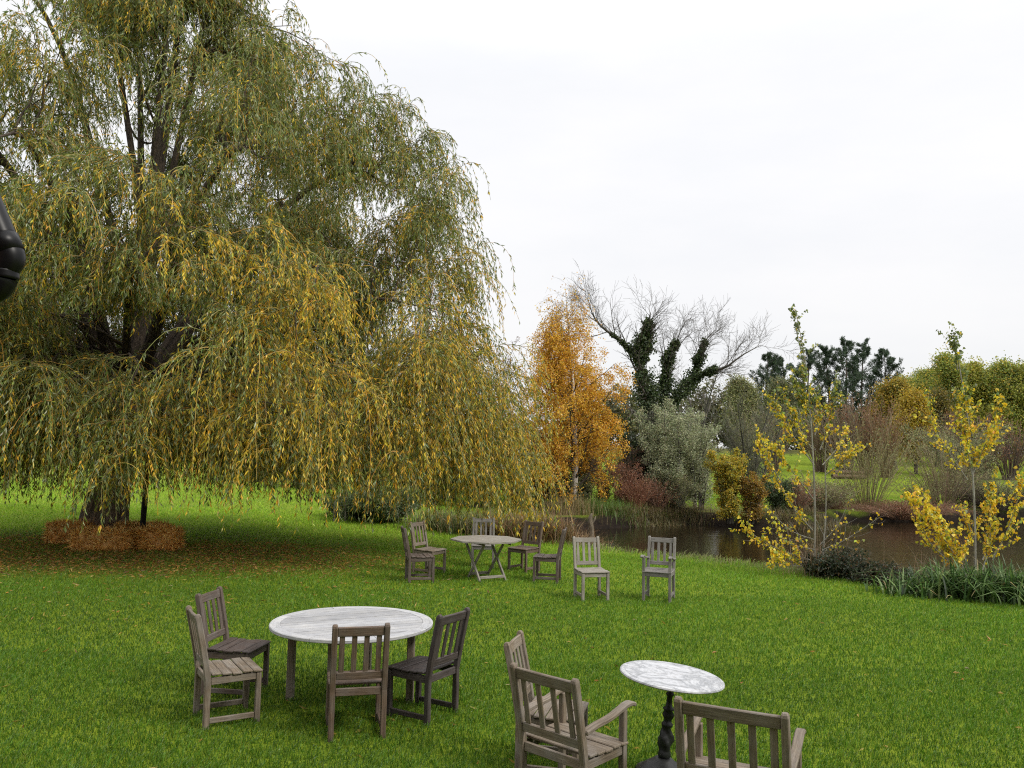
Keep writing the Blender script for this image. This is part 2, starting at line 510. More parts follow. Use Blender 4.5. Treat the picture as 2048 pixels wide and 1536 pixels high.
m, nt, out = new_mat('pond_water')
t = nt.nodes.new('ShaderNodeTexCoord')
v = mapping(nt, t.outputs['Object'], (1.0, 3.0, 1.0))
n1 = noise(nt, v, 2.4, 4, .6); n2 = noise(nt, v, .5, 2, .5)
hgt = mathn(nt, 'ADD', n1.outputs['Fac'], mathn(nt, 'MULTIPLY', n2.outputs['Fac'], 2.0))
b = nt.nodes.new('ShaderNodeBump'); b.inputs['Strength'].default_value = .16; b.inputs['Distance'].default_value = .03
nt.links.new(hgt, b.inputs['Height'])
p = nt.nodes.new('ShaderNodeBsdfPrincipled')
p.inputs['Base Color'].default_value = (.012, .009, .005, 1); p.inputs['Roughness'].default_value = .04; p.inputs['IOR'].default_value = 1.33
nt.links.new(b.outputs[0], p.inputs['Normal']); nt.links.new(p.outputs[0], out.inputs['Surface'])
mb = MB()
mb.add([(-3, 8, WATER_Z), (48, 8, WATER_Z), (48, 46, WATER_Z), (-3, 46, WATER_Z)], np.array([[0, 1, 2, 3]]))
tag(mb.build('water', m), 'dark still pond water beside the lawn', 'water', kind='structure')

# ------------------------------------------------------------------ garden furniture
WOODS = {
    'tan':   wood_mat('weathered_tan_wood', (.060, .044, .029), (.140, .106, .072), (.245, .200, .148)),
    'grey':  wood_mat('weathered_grey_wood', (.060, .053, .046), (.135, .123, .108), (.24, .225, .20)),
    'brown': wood_mat('weathered_brown_wood', (.040, .024, .014), (.092, .058, .036), (.165, .118, .082)),
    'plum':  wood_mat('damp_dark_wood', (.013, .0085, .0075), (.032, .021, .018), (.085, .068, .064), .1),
    'umber':  wood_mat('dark_old_wood', (.032, .020, .014), (.074, .050, .037), (.155, .122, .098)),  # darker brown old timber, the wood's own colour
    'pale':  wood_mat('bleached_wood', (.105, .090, .070), (.20, .178, .145), (.31, .285, .24)),
    'white': wood_mat('silvered_table_wood', (.20, .20, .205), (.335, .34, .355), (.46, .47, .49), .08),
}

def make_chair(label, wood, x, y, yaw, arms=False, hw=.231, nsl=4, H=.951, z=0., group='slatted wooden garden chairs', seat_tint=(1, 1, 1)):
    """slatted garden chair facing its own +y; every leg, rail group and arm a mesh of its own"""
    name = 'garden_armchair' if arms else 'garden_chair'
    root = empty(name, label, 'armchair' if arms else 'chair', (x, y, z), R(yaw), group)
    W = WOODS[wood]
    hd, yt, sh = .23, -.32, .44
    hx = lambda s: s * (hw - .0225)
    def part(nm, fn, mat=W, lab=None):
        mb_ = MB(); fn(mb_); o = mb_.build(nm, mat, root)
        if lab: o['label'] = lab
        return o
    # rear legs rise into the back posts
    def back_at(zz): return -hd + .02 + (yt + hd - .02) * max(0, (zz - .40) / (H - .40)) ** 1.12
    zs = [-.03, .2, .40, .5, .62, .75, .87, H]
    for s in (-1, 1):
        part('rear_leg', lambda m_, s=s: sweep(m_, [(hx(s), back_at(q), q) for q in zs], .045, .05, (0, 1, 0), .006, round_end=True))
    ft = .655 if arms else sh - .022
    for s in (-1, 1):
        part('front_leg', lambda m_, s=s: sweep(m_, [(hx(s), hd - .02, -.03), (hx(s), hd - .02, ft)], .045, .045, (0, 1, 0), .005))
    def back(m_):
        zt = H - .06
        sweep(m_, [(-hw + .045, back_at(zt), zt), (0, back_at(zt) - .006, zt), (hw - .045, back_at(zt), zt)], .026, .078, (0, -.2, 1), .005)
        zb = sh + .085
        sweep(m_, [(-hw + .045, back_at(zb), zb), (hw - .045, back_at(zb), zb)], .026, .062, (0, -.1, 1), .005)
        inner = 2 * hw - .09
        for i in range(nsl):
            xx = -inner / 2 + inner * (i + .5 + (i - (nsl - 1) / 2) * .06) / nsl
            sweep(m_, [(xx, back_at(q), q) for q in (zb + .028, .66, .75, zt - .036)], .043, .014, (0, 1, .1), .003)
    part('backrest', back)
    def seat(m_):
        n = 5
        for i in range(n):
            yy = -hd + .055 + (2 * hd - .03) * (i + .35) / n
            zz = sh + .006 * math.cos(i / (n - 1) * math.pi * 2) - (.010 if i == n - 1 else 0)
            tl = (0, .10 if i == n - 1 else 0, 1)
            sweep(m_, [(-hw - .006, yy, zz), (hw + .006, yy, zz)], .080, .020, tl, .005, tint=seat_tint)
    part('seat', seat)
    def apron(m_):
        for s in (-1, 1):
            sweep(m_, [(hx(s), -hd + .046, sh - .052), (hx(s), hd - .043, sh - .046)], .026, .06, (0, 0, 1), .004)
        for yy in (hd - .021, -hd + .02):
            sweep(m_, [(-hx(1) + .023, yy, sh - .05), (hx(1) - .023, yy, sh - .05)], .024, .062, (0, 0, 1), .004)
    part('seat_frame', apron)
    for s in (-1, 1):
        part('stretcher', lambda m_, s=s: sweep(m_, [(hx(s), -hd + .045, .065), (hx(s), hd - .043, .065)], .024, .045, (0, 0, 1), .004))
    if arms:
        for s in (-1, 1):
            xx = hx(s) + s * .012
            pts = [(hx(s) + s * .01, back_at(.62) + .02, .60), (xx, -.12, .622), (xx, 0.02, .635), (xx, .13, .660), (xx, .22, .684), (xx, .285, .682), (xx, .315, .664)]
            part('arm', lambda m_, pts=pts: sweep(m_, resample(pts, 12), .058, .03, (0, 0, 1), .007, round_end=True))
    return root

def chair_front(i): pass
CH = [
    ('brown wooden chair seen square from behind, tucked under the large round table', 'brown', -1.253, 7.11, 14.4, {}),
    ('pale grey-brown wooden chair nearest us at the left of the round table', 'tan', -2.425, 7.38, -59, {}),
    ('wooden chair with a dark seat behind the pale one left of the round table', 'umber', -2.602, 8.15, -97.8, {'seat_tint': (.62, .58, .6)}),
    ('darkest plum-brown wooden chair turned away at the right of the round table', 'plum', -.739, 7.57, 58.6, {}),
    ('wooden chair behind the slatted armchair, side on, left of the pedestal table', 'tan', .36, 6.40, -104, {}),
    ('pale lone wooden chair facing us between the folding table and pond armchair', 'pale', 1.359, 13.65, -167, {}),
    ('grey wooden chair in profile facing left at the right side of the folding table', 'umber', .713, 15.34, 80.5, {}),
    ('wooden chair with pale slats at the back right of the folding table', 'brown', .309, 16.52, 141.7, {}),
    ('grey wooden chair directly behind the octagonal folding table', 'grey', -.519, 16.95, 181.5, {}),
    ('wooden chair with bleached slats at the back left of the folding table', 'tan', -1.509, 15.97, -120, {}),
    ('dark brown wooden chair in profile facing right at the left of the folding table', 'umber', -1.586, 15.01, -75.4, {}),
]
for lab, wd, x, y, yw, kw in CH:
    make_chair(lab, wd, x, y, yw, **kw)
make_chair('grey wooden armchair facing us alone at the pond edge', 'grey', 2.450, 13.60, 160.8, arms=True, hw=.232, H=.951, z=.03, group='slatted wooden garden armchairs')
make_chair('brown-grey wooden armchair with four back slats, left of the pedestal table', 'tan', .46, 5.74, -43, arms=True, hw=.285, group='slatted wooden garden armchairs')
make_chair('wide wooden armchair with five back slats at the bottom edge of the photo', 'tan', 1.43, 5.15, -26, arms=True, hw=.325, nsl=5, group='slatted wooden garden armchairs')

# large round table
def disc_profile(mb_, rad, z0, z1, n=96, tint=(1, 1, 1)): pass
def round_table(x, y, rad=.755, ht=.735):
    root = empty('round_table', 'large round table with a silvery slatted top ringed by wooden chairs', 'table', (x, y, 0), R(27))
    mb_ = MB()
    th, rim, gap = .034, .095, .0065
    # rim in eight curved boards
    nseg, sub = 8, 10
    for k in range(nseg):
        a0 = 2 * math.pi * k / nseg + gap / rad / 2; a1 = 2 * math.pi * (k + 1) / nseg - gap / rad / 2
        a = np.linspace(a0, a1, sub)
        e = .006
        prof = [(rad - rim, ht - th), (rad - e, ht - th), (rad, ht - th + e), (rad, ht - e), (rad - e, ht), (rad - rim, ht)]
        V = np.array([[(r_ * math.cos(q), r_ * math.sin(q), z_) for r_, z_ in prof] for q in a])
        G = np.array([[(q * rad, r_, z_) for r_, z_ in prof] for q in a]) + k * 7.3
        F_ = []
        m6 = len(prof)
        for i in range(sub - 1):
            for j in range(m6):
                F_.append((i * m6 + j, (i + 1) * m6 + j, (i + 1) * m6 + (j + 1) % m6, i * m6 + (j + 1) % m6))
        caps = [tuple(range(m6)), tuple(range((sub - 1) * m6 + m6 - 1, (sub - 1) * m6 - 1, -1))]
        mb_.add(V.reshape(-1, 3), [np.array(F_), np.array(caps)], np.ones(3) * (1 + _r.uniform(-.06, .06)), G.reshape(-1, 3))
    ri = rad - rim - .003
    nb = 13; bw = 2 * ri / nb
    for i in range(nb):
        y0, y1 = -ri + i * bw + gap / 2, -ri + (i + 1) * bw - gap / 2
        ys = np.linspace(y0, y1, 7)
        xs = np.sqrt(np.maximum(ri * ri - ys * ys, 1e-4))
        poly = [(xx, yy) for xx, yy in zip(xs, ys)] + [(-xx, yy) for xx, yy in zip(xs[::-1], ys[::-1])]
        k = len(poly)
        zt = ht - .0015 + _r.uniform(-.001, .001)
        V = np.array([(px_, py_, zt) for px_, py_ in poly] + [(px_, py_, ht - th + .006) for px_, py_ in poly])
        sides = [(j, (j + k), (j + 1) % k + k, (j + 1) % k) for j in range(k)]
        mb_.add(V, [np.array([tuple(range(k))]), np.array([tuple(range(2 * k - 1, k - 1, -1))]), np.array(sides)],
                np.ones(3) * (1 + _r.uniform(-.26, .10)), V + i * 3.7)
    mb_.build('tabletop', WOODS['white'], root)
    for k in range(4):
        a = R(-4 + 90 * k - 27)
        c, s_ = math.cos(a) * .58, math.sin(a) * .50
        m_ = MB(); sweep(m_, [(c, s_, -.03), (c, s_, ht - th)], .066, .066, (math.cos(a), math.sin(a), 0), .006)
        m_.build('leg', WOODS['tan'], root)
    m_ = MB()
    for k in range(4):
        a0, a1 = R(-4 + 90 * k - 27), R(86 + 90 * k - 27)
        p0 = np.array([math.cos(a0) * .58, math.sin(a0) * .50, ht - th - .035]); p1 = np.array([math.cos(a1) * .58, math.sin(a1) * .50, ht - th - .035])
        d = norm(p1 - p0)
        sweep(m_, [p0 + d * .04, p1 - d * .04], .024, .066, (0, 0, 1), .004)
    m_.build('apron', WOODS['tan'], root)
    return root
round_table(-1.455, 7.92)

def folding_table(x, y, rad=.66, ht=.715):
    root = empty('folding_table', 'octagonal folding table with crossed legs at the far group of chairs', 'table', (x, y, 0), R(30))
    mb_ = MB()
    n = 9; ap = rad * math.cos(math.pi / 8)
    bw = 2 * ap / n
    half = lambda yy: min(ap, ap * math.sqrt(2) - abs(yy))
    for i in range(n):
        y0, y1 = -ap + i * bw + .004, -ap + (i + 1) * bw - .004
        ys = sorted(set([y0, y1] + [q for q in (-ap * (math.sqrt(2) - 1), ap * (math.sqrt(2) - 1)) if y0 < q < y1]))
        poly = [(half(q), q) for q in ys] + [(-half(q), q) for q in ys[::-1]]
        k = len(poly)
        V = np.array([(px_, py_, ht) for px_, py_ in poly] + [(px_, py_, ht - .028) for px_, py_ in poly])
        sides = [(j, j + k, (j + 1) % k + k, (j + 1) % k) for j in range(k)]
        mb_.add(V, [np.array([tuple(range(k))]), np.array([tuple(range(2 * k - 1, k - 1, -1))]), np.array(sides)], np.ones(3) * (1 + _r.uniform(-.08, .08)), V + i * 5.1)
    mb_.build('tabletop', WOODS['pale'], root)
    m_ = MB()
    for s in (-1, 1):
        sweep(m_, [(s * .27, -.45, ht - .052), (s * .27, .45, ht - .052)], .03, .046, (0, 0, 1), .004)
    m_.build('batten', WOODS['tan'], root)
    for s in (-1, 1):
        for q in (-1, 1):
            xx = s * (.27 + .034 * q) - s * .04
            m_ = MB(); sweep(m_, [(xx, -q * .31, -.03), (xx, q * .30, ht - .075)], .03, .05, (0, 1, 0), .004)
            m_.build('leg', WOODS['pale'], root)
    for q in (-1, 1):
        xx = .27 + .034 * q - .04 - .015
        m_ = MB(); sweep(m_, [(-xx, -q * .26, .055), (xx, -q * .26, .055)], .026, .05, (0, 0, 1), .004)
        m_.build('stretcher', WOODS['pale'], root)
    return root
folding_table(-.42, 15.45)

def lathe(mb_, prof, n=28, tint=(1, 1, 1), cx=0, cy=0, lobes=0, amp=0, twist=0):
    a = np.arange(n) / n * 2 * math.pi
    V = []
    for r_, z_, *mod in prof:
        k = mod[0] if mod else 0
        rr = r_ * (1 + k * amp * np.cos(lobes * (a + twist * z_))) if lobes else np.full(n, r_)
        V.append(np.stack([cx + rr * np.cos(a), cy + rr * np.sin(a), np.full(n, z_)], -1))
    V = np.concatenate(V)
    F_ = [(i * n + j, i * n + (j + 1) % n, (i + 1) * n + (j + 1) % n, (i + 1) * n + j) for i in range(len(prof) - 1) for j in range(n)]
    caps = [tuple(range(n - 1, -1, -1)), tuple(range((len(prof) - 1) * n, len(prof) * n))]
    mb_.add(V, [np.array(F_), np.array(caps)], tint)

def pedestal_table(x, y):
    root = empty('pedestal_table', 'small round table with a mottled white marble top on an ornate black iron pedestal', 'table', (x, y, 0), 0)
    root.rotation_euler = (R(.5), R(5.2), 0)
    m, nt, out = new_mat('worn_marble')
    t = nt.nodes.new('ShaderNodeTexCoord')
    n1 = noise(nt, t.outputs['Object'], 3.2, 8, .68, 1.2); n2 = noise(nt, t.outputs['Object'], 22, 5, .7)
    r1 = ramp(nt, n1.outputs['Fac'], [(.34, (.50, .51, .53)), (.46, (.42, .43, .45)), (.52, (.24, .25, .265)), (.58, (.44, .45, .465)), (.72, (.52, .53, .545))])
    r2 = ramp(nt, n2.outputs['Fac'], [(.34, (.70, .69, .67)), (.5, (1, 1, 1))])
    c = mixc(nt, 1., r1.outputs[0], r2.outputs[0], 'MULTIPLY')
    p = nt.nodes.new('ShaderNodeBsdfPrincipled'); nt.links.new(c, p.inputs['Base Color']); p.inputs['Roughness'].default_value = .42
    nt.links.new(p.outputs[0], out.inputs['Surface'])
    iron = plain_mat('black_iron', (.010, .0105, .010), .5, .0, 18, .4, .25, .4)
    rad, ht = .385, .745
    mb_ = MB(); mb_.smooth = False
    lathe(mb_, [(rad - .03, ht - .026), (rad - .008, ht - .024), (rad, ht - .016), (rad - .003, ht - .006), (rad - .012, ht - .001), (rad - .026, ht), (rad - .030, ht - .003), (rad - .036, ht - .003), (rad - .040, ht)], 72)
    mb_.build('tabletop', m, root)
    mb_ = MB(); mb_.smooth = True
    pr = [(.045, .14), (.060, .165), (.050, .19), (.047, .205, .6), (.058, .235, 1), (.066, .27, 1), (.058, .305, 1), (.046, .335, 1), (.038, .36, .6), (.048, .375), (.052, .388), (.036, .40),
          (.034, .42, .4), (.046, .44, .5), (.050, .46, .5), (.036, .482, .3), (.048, .492), (.050, .50), (.030, .512), (.026, .54), (.024, .585), (.030, .592), (.036, .60), (.034, .61), (.024, .618), (.026, .66), (.032, .69), (.052, .706), (.06, .719)]
    lathe(mb_, [(q[0] * .84,) + q[1:] for q in pr], 40, lobes=3, amp=.24, twist=15)
    mb_.build('column', iron, root)
    mb_ = MB(); mb_.smooth = True
    pr = [(.185, .02), (.20, .03), (.196, .045), (.16, .06, .6), (.14, .085, .8), (.115, .105, .6), (.085, .12, .3), (.07, .135), (.05, .145)]
    lathe(mb_, pr, 48, lobes=4, amp=.10, twist=0)
    mb_.build('base', iron, root)
    for k in range(4):
        a = R(45 + 90 * k)
        mb_ = MB(); mb_.smooth = True
        lathe(mb_, [(.02, -.02), (.034, -.01), (.036, .01), (.026, .028), (.01, .034)], 14, cx=.175 * math.cos(a), cy=.175 * math.sin(a))
        mb_.build('foot', iron, root)
pedestal_table(1.165, 6.28)

# ------------------------------------------------------------------ downpipe at the left edge of the frame
def downpipe():
    blk = plain_mat('black_painted_pipe', (.0035, .0035, .004), .38, 0, 30, .25, .0, .22)
    Y = 1.7
    P = [at_y(-150, 110, Y), at_y(-75, 290, Y), at_y(-27, 403, Y), at_y(8, 486, Y)]
    base = P[-1]
    root = empty('downpipe', 'glossy black rainwater downpipe poking in at the left edge of the photo', 'drainpipe', tuple(base))
    def run(name, pts, radii):
        Q = np.array([at_y(u, v, Y) - base for u, v in pts])
        if len(pts) > 3: Q = resample(Q, 16); radii = np.interp(np.linspace(0, 1, 16), np.linspace(0, 1, len(radii)), radii)
        mb_ = MB(); mb_.smooth = True
        tubes(mb_, Q[None], np.array(radii)[None], 22); mb_.build(name, blk, root)
    run('pipe', [(-150, 110), (-75, 290), (-27, 403), (8, 486)], [.029, .029])
    run('collar', [(3, 474), (4, 476.5), (18, 508)], [.029, .0315, .0315])
    run('elbow', [(14, 499), (19, 512), (17, 524), (9, 536), (6, 548)], [.0298, .0295, .028])
    run('joint_ring', [(6, 542), (6, 543), (5.6, 555), (5.5, 556)], [.028, .0305, .0305, .028])
    run('shoe', [(6, 551), (3, 564), (-16, 582), (-90, 600)], [.028, .028])
downpipe()

# ------------------------------------------------------------------ unseen house behind the camera, put in to shade the near lawn
def house():
    m, nt, out = new_mat('house_brick')
    g = nt.nodes.new('ShaderNodeTexCoord')
    sp = nt.nodes.new('ShaderNodeSeparateXYZ'); nt.links.new(g.outputs['Object'], sp.inputs[0])
    cb = nt.nodes.new('ShaderNodeCombineXYZ')
    nt.links.new(mathn(nt, 'ADD', sp.outputs[0], sp.outputs[1]), cb.inputs[0]); nt.links.new(sp.outputs[2], cb.inputs[1])
    bt = nt.nodes.new('ShaderNodeTexBrick'); nt.links.new(cb.outputs[0], bt.inputs['Vector'])
    bt.inputs['Scale'].default_value = 1.; bt.inputs['Brick Width'].default_value = .225; bt.inputs['Row Height'].default_value = .075; bt.inputs['Mortar Size'].default_value = .008
    bt.inputs['Color1'].default_value = (.22, .085, .05, 1); bt.inputs['Color2'].default_value = (.15, .055, .035, 1); bt.inputs['Mortar'].default_value = (.3, .28, .25, 1)
    p = nt.nodes.new('ShaderNodeBsdfPrincipled'); nt.links.new(bt.outputs[0], p.inputs['Base Color']); p.inputs['Roughness'].default_value = .9
    nt.links.new(p.outputs[0], out.inputs['Surface'])
    tile = plain_mat('roof_tile', (.10, .05, .035), .8, 0, 5, .35, .6)
    white = plain_mat('white_frame_paint', (.75, .75, .73), .5, 0, 4, .05)
    glass = plain_mat('window_glass', (.02, .022, .025), .06, 0, 2, .1)
    root = empty('brick_house', 'unseen red brick house behind the viewer, shading the near lawn and carrying the black downpipe', 'house', (-3, -1.2, 0))
    def box(mb_, x0, x1, y0, y1, z0, z1):
        V = [(x, y, z) for z in (z0, z1) for y in (y0, y1) for x in (x0, x1)]
        mb_.add(V, np.array([(0, 2, 3, 1), (4, 5, 7, 6), (0, 1, 5, 4), (2, 6, 7, 3), (0, 4, 6, 2), (1, 3, 7, 5)]))
    mb_ = MB(); box(mb_, -8, 7.0, -6.5, 0, -.2, 4.9); box(mb_, -4.5, 1.45, .003, 3.1, -.2, 5.0); mb_.build('wall', m, root)
    mb_ = MB()
    V = [(-8.3, .3, 4.75), (7.3, .3, 4.75), (7.3, -3.25, 7.6), (-8.3, -3.25, 7.6), (-8.3, -6.8, 4.75), (7.3, -6.8, 4.75)]
    V = V + [(x, y, z + .12) for x, y, z in V]
    mb_.add(V, [np.array([(0, 3, 2, 1), (3, 4, 5, 2), (6, 7, 8, 9), (9, 8, 11, 10), (0, 1, 7, 6), (4, 10, 11, 5)]), np.array([(0, 6, 9, 3), (3, 9, 10, 4), (1, 2, 8, 7), (2, 5, 11, 8)])])
    V = [(-4.7, 3.2, 5.0), (1.52, 3.2, 5.0), (1.52, .02, 6.2), (-4.7, .02, 6.2)]; V = V + [(x, y, z + .1) for x, y, z in V]
    mb_.add(V, np.array([(0, 3, 2, 1), (4, 5, 6, 7), (0, 1, 5, 4), (1, 2, 6, 5), (2, 3, 7, 6), (3, 0, 4, 7)])); mb_.build('roof', tile, root)
    for x, z in ((3.0, 1.0), (5.3, 1.0), (3.0, 3.4), (5.3, 3.4), (-1.5, 3.45 + .0), (-6.2, 1.0), (-6.2, 3.4)):
        if x == -1.5: continue
        f = MB(); box(f, x - .55, x + .55, .002, .05, z, z + 1.15); fo = f.build('window', white, root)
        g_ = MB(); box(g_, x - .49, x - .03, .052, .06, z + .06, z + 1.09); box(g_, x + .03, x + .49, .052, .06, z + .06, z + 1.09); g_.build('pane', glass, fo)
house()

# ------------------------------------------------------------------ weeping willow
def willow():
    rg = rng_of(11)
    bx, by = -9.75, 19.9
    base = np.array([bx, by, 0.])
    root = empty('willow_tree', 'huge weeping willow with green and yellow trailing foliage behind the straw bales', 'tree', tuple(base))
    ax = np.array([-8.9, 19.6])
    # trunk with root flare, its leader, and the main limbs
    tr = MB(); tr.smooth = True
    tp = resample([(-9.78, 19.9, -.15), (-9.70, 19.9, .5), (-9.57, 19.88, 1.4), (-9.44, 19.85, 2.4), (-9.2, 19.8, 3.4)], 16)
    zz = tp[:, 2]
    rad = np.interp(zz, [-.15, .15, .6, 1.2, 2.2, 3.4], [.66, .57, .50, .46, .47, .40])
    sides = 26
    a = np.arange(sides) / sides * 2 * math.pi
    V = np.array([[(p[0] + r * (1 + .07 * math.sin(3 * q + 1) + .05 * math.sin(7 * q + p[2] * 1.2) + .03 * math.sin(11 * q - p[2] * 2)) * math.cos(q),
                    p[1] + r * (1 + .07 * math.sin(3 * q + 1) + .05 * math.sin(7 * q + p[2] * 1.2)) * math.sin(q), p[2]) for q in a] for p, r in zip(tp, rad)])
    F_ = [(i * sides + j, i * sides + (j + 1) % sides, (i + 1) * sides + (j + 1) % sides, (i + 1) * sides + j) for i in range(len(tp) - 1) for j in range(sides)]
    G = np.array([[(p[2], r * math.cos(q), r * math.sin(q)) for q in a] for p, r in zip(tp, rad)])
    tr.add(V.reshape(-1, 3) - base, np.array(F_), (1, 1, 1), G.reshape(-1, 3))
    tr.build('trunk', M_TRUNK, root)
    n = 14
    limbs = [resample([(-9.25, 19.8, 3.2), (-8.95, 19.7, 5.2), (-8.75, 19.6, 8), (-8.5, 19.6, 11), (-8.3, 19.5, 14), (-8.2, 19.5, 16)], n)]
    lr = [np.linspace(.30, .025, n)]
    for az, rise, reach, z0, r0 in [(10, 6.5, 6.0, 2.7, .24), (55, 6., 5.5, 3.0, .22), (105, 6.5, 5.6, 3.2, .22), (150, 6.2, 5.6, 2.9, .23), (195, 5.8, 6., 2.8, .24), (238, 5.8, 5.4, 3.0, .22), (280, 5.2, 5.4, 2.8, .23), (322, 5.6, 6.0, 2.6, .25),
                                    (30, 8.5, 3.6, 4.5, .16), (120, 8.5, 3.4, 5, .16), (210, 8.3, 3.4, 4.7, .16), (300, 8.0, 3.6, 4.8, .16), (345, 3.2, 7.2, 2.5, .2), (300, 3.0, 5.5, 2.6, .18), (350, 9.5, 3.0, 6.0, .12), (170, 9.3, 2.6, 6.2, .12)]:
        q = R(az)
        o = np.array([-9.4 + .12 * (z0 - 2), 19.83, z0])
        d = np.array([math.cos(q), math.sin(q), 0])
        side = np.array([-d[1], d[0], 0]) * rg.uniform(-.9, .9)
        limbs.append(resample([o, o + d * reach * .22 + (0, 0, rise * .35) + side * .2, o + d * reach * .55 + (0, 0, rise * .8) + side * .7, o + d * reach * .85 + (0, 0, rise) + side, o + d * reach * 1.05 + (0, 0, rise * .93) + side * 1.1], n))
        lr.append(np.linspace(r0, .03, n))
    LP, LR = np.array(limbs), np.array(lr) * .85 * np.linspace(1.05, .55, 14)[None]
    br = MB(); br.smooth = True
    tubes(br, LP - base, LR, 9)
    # where the outer boughs end: points through the crown
    zt = [0, 1.5, 3., 4.5, 6.2, 7.5, 9.2, 10.4, 11.2, 12.2, 13.6, 15., 16.4]
    rt = [8.4, 8.4, 8.5, 8.5, 8.4, 8.3, 7.7, 6.8, 5.8, 4.6, 2.8, 1.9, .6]
    T, yel, ext = [], [], []
    while len(T) < 450:
        z = rg.uniform(2.4, 15.8) if len(T) < 360 else rg.uniform(2.3, 5.0)
        if rg.uniform() > np.interp(z, [3, 6, 10, 16], [1, .95, .92, .8]): continue
        q = rg.uniform(0, 2 * math.pi)
        fr = rg.uniform(.28, .85) ** .75 if len(T) < 360 else rg.uniform(.45, .84)
        Rz = np.interp(z, zt, rt) * (1 - .34 * smooth(9.6, 11.2, z) * smooth(.1, .6, -math.cos(q))) * (.93 + .12 * math.sin(3 * q + z) + .05 * math.sin(7 * q - 2 * z))
        tx, ty = ax[0] + math.cos(q) * Rz * fr, ax[1] + math.sin(q) * Rz * fr * .95
        if tx < -10.1 and z > 10.2 - .6 * (tx + 10.1) * 0: continue              # the top of the crown stands clear of its left shoulder
        if ty < 18.5 and -9.3 < tx < -5.2 and 2.9 < z < 5.2: continue        # an opening in front where the limbs show
        if tx > -2.0 and 2.5 < z < 4.8: continue
        T.append((tx, ty, z))
        yel.append(np.interp(z, [3, 7, 13], [.12, .05, .02]) + .05 * math.cos(q + .9)); ext.append(0)
    manual = [((-4.9, 19.6, 12.0), .10), ((-4.3, 19.8, 11.2), .10), ((-3.5, 19.6, 11.0), .08), ((-3.0, 19.6, 10.6), .08), ((-3.6, 19.3, 10.1), .1), ((-2.6, 19.5, 9.7), .1), ((-3.9, 19.2, 10.6), .08), ((-4.6, 19., 9.6), .08), ((-2.9, 18.9, 8.8), .1), ((-2.2, 19., 8.0), .12), ((-7.6, 19.2, 13.6), .05), ((-8.8, 19.0, 13.9), .05), ((-6.9, 18.8, 12.4), .05), ((-9.4, 18.8, 12.8), .05), ((-5.6, 19.4, 12.6), .08), ((-2.4, 19.6, 10.0), .15), ((-1.7, 19.8, 9.1), .15), ((-1.3, 19.6, 8.1), .2), ((-1.1, 19.3, 6.9), .2), ((-1.3, 18.4, 6.0), .35), ((-1.2, 19.2, 5.2), .3),
              ((-13.5, 19.6, 11.7), .15), ((-12.9, 19.0, 10.0), .2), ((-13.2, 19.4, 9.6), .2), ((-6.6, 19.5, 13.2), .06), ((-10.4, 19.6, 13.4), .06),
              ((-2.35, 18.0, 4.0), .3), ((-2.75, 17.6, 3.7), .3), ((-2.2, 19.3, 3.8), .3), ((-1.15, 18.6, 2.9), .5), ((-0.75, 19.2, 2.6), .55), ((-1.45, 17.6, 2.7), .45), ((-0.35, 18.9, 2.2), .55), ((-0.85, 18.0, 2.2), .55),
              ((-0.55, 19.9, 2.3), .45), ((-1.25, 17.2, 2.1), .5), ((-2.05, 17.0, 2.6), .35), ((-2.75, 16.8, 2.5), .35), ((-0.15, 19.3, 1.9), .5), ((-2.45, 16.4, 2.2), .3),
              ((-4.0, 14.6, 5.35), .82), ((-3.3, 14.6, 4.75), .82), ((-3.7, 14.2, 4.15), .82), ((-2.9, 14.8, 3.95), .82), ((-4.4, 14.6, 4.65), .5), ((-3.0, 15.2, 3.05), .82), ((-2.4, 15.4, 3.45), .55), ((-3.6, 14.8, 2.75), .82), ((-2.6, 15.6, 2.80), .82),
              ((-.5, 19.3, 2.6), .55), ((-.15, 18.7, 2.3), .55), ((.15, 19.5, 2.0), .5), ((-.2, 18.1, 2.0), .55), ((.0, 20.1, 2.2), .45), ((-6.3, 15.2, 2.9), .6), ((-5.6, 15.6, 3.0), .55), ((-8.2, 14.9, 3.4), .3), ((-8.9, 15.0, 3.8), .28), ((-9.9, 15.3, 3.5), .32), ((-7.4, 14.9, 7.4), .2), ((-8.4, 14.6, 7.8), .15), ((-6.0, 14.8, 7.6), .2),
              ((-11.3, 15.4, 3.2), .35), ((-10.6, 15.0, 4.6), .3), ((-1.7, 16.4, 3.2), .5), ((-1.9, 16.6, 4.6), .4)]
    for p, y_ in manual: T.append(p); yel.append(y_); ext.append(1)
    T = np.array(T); yel = np.array(yel)
    flat = LP.reshape(-1, 3); fr_ = LR.reshape(-1)
    valid = np.tile((np.arange(n) >= 3), len(LP))
    S = []
    for p in T:
        c = flat - p
        cost = np.linalg.norm(c, axis=1) + np.where(c[:, 2] > -.1, 1.5 + c[:, 2] * 1.5, 0) + np.where(valid, 0, 4)
        S.append(np.argmin(cost))
    A = flat[S]; r0 = np.minimum(fr_[S] * .55, .034)
    D = T - A; L = np.linalg.norm(D, axis=1, keepdims=True)
    up = np.array([[0, 0, 1.]])
    pts = []
    wob = rg.normal(size=(len(T), 3)) * .12 * L
    for tt in np.linspace(0, 1, 10):
        pts.append(A + D * tt + up * (np.sin(tt * math.pi) * .14 * L) + wob * math.sin(tt * math.pi) + rg.normal(size=D.shape) * .02 * L * (tt > 0))
    SP = np.stack(pts, 1); SR = r0[:, None] * np.linspace(1, .22, 10)
    tubes(br, SP - base, SR, 6)
    br.build('limbs', M_BARK, root)
    # branchlets that arch over, then the long hanging shoots
    B1, R1, o1 = spawn(SP, SR, 10, rg, .38, 1.0, (30, 80), (.5, 1.25), 7, .10, (0, 0, -.06), .5, .008, .3, bylen=False)
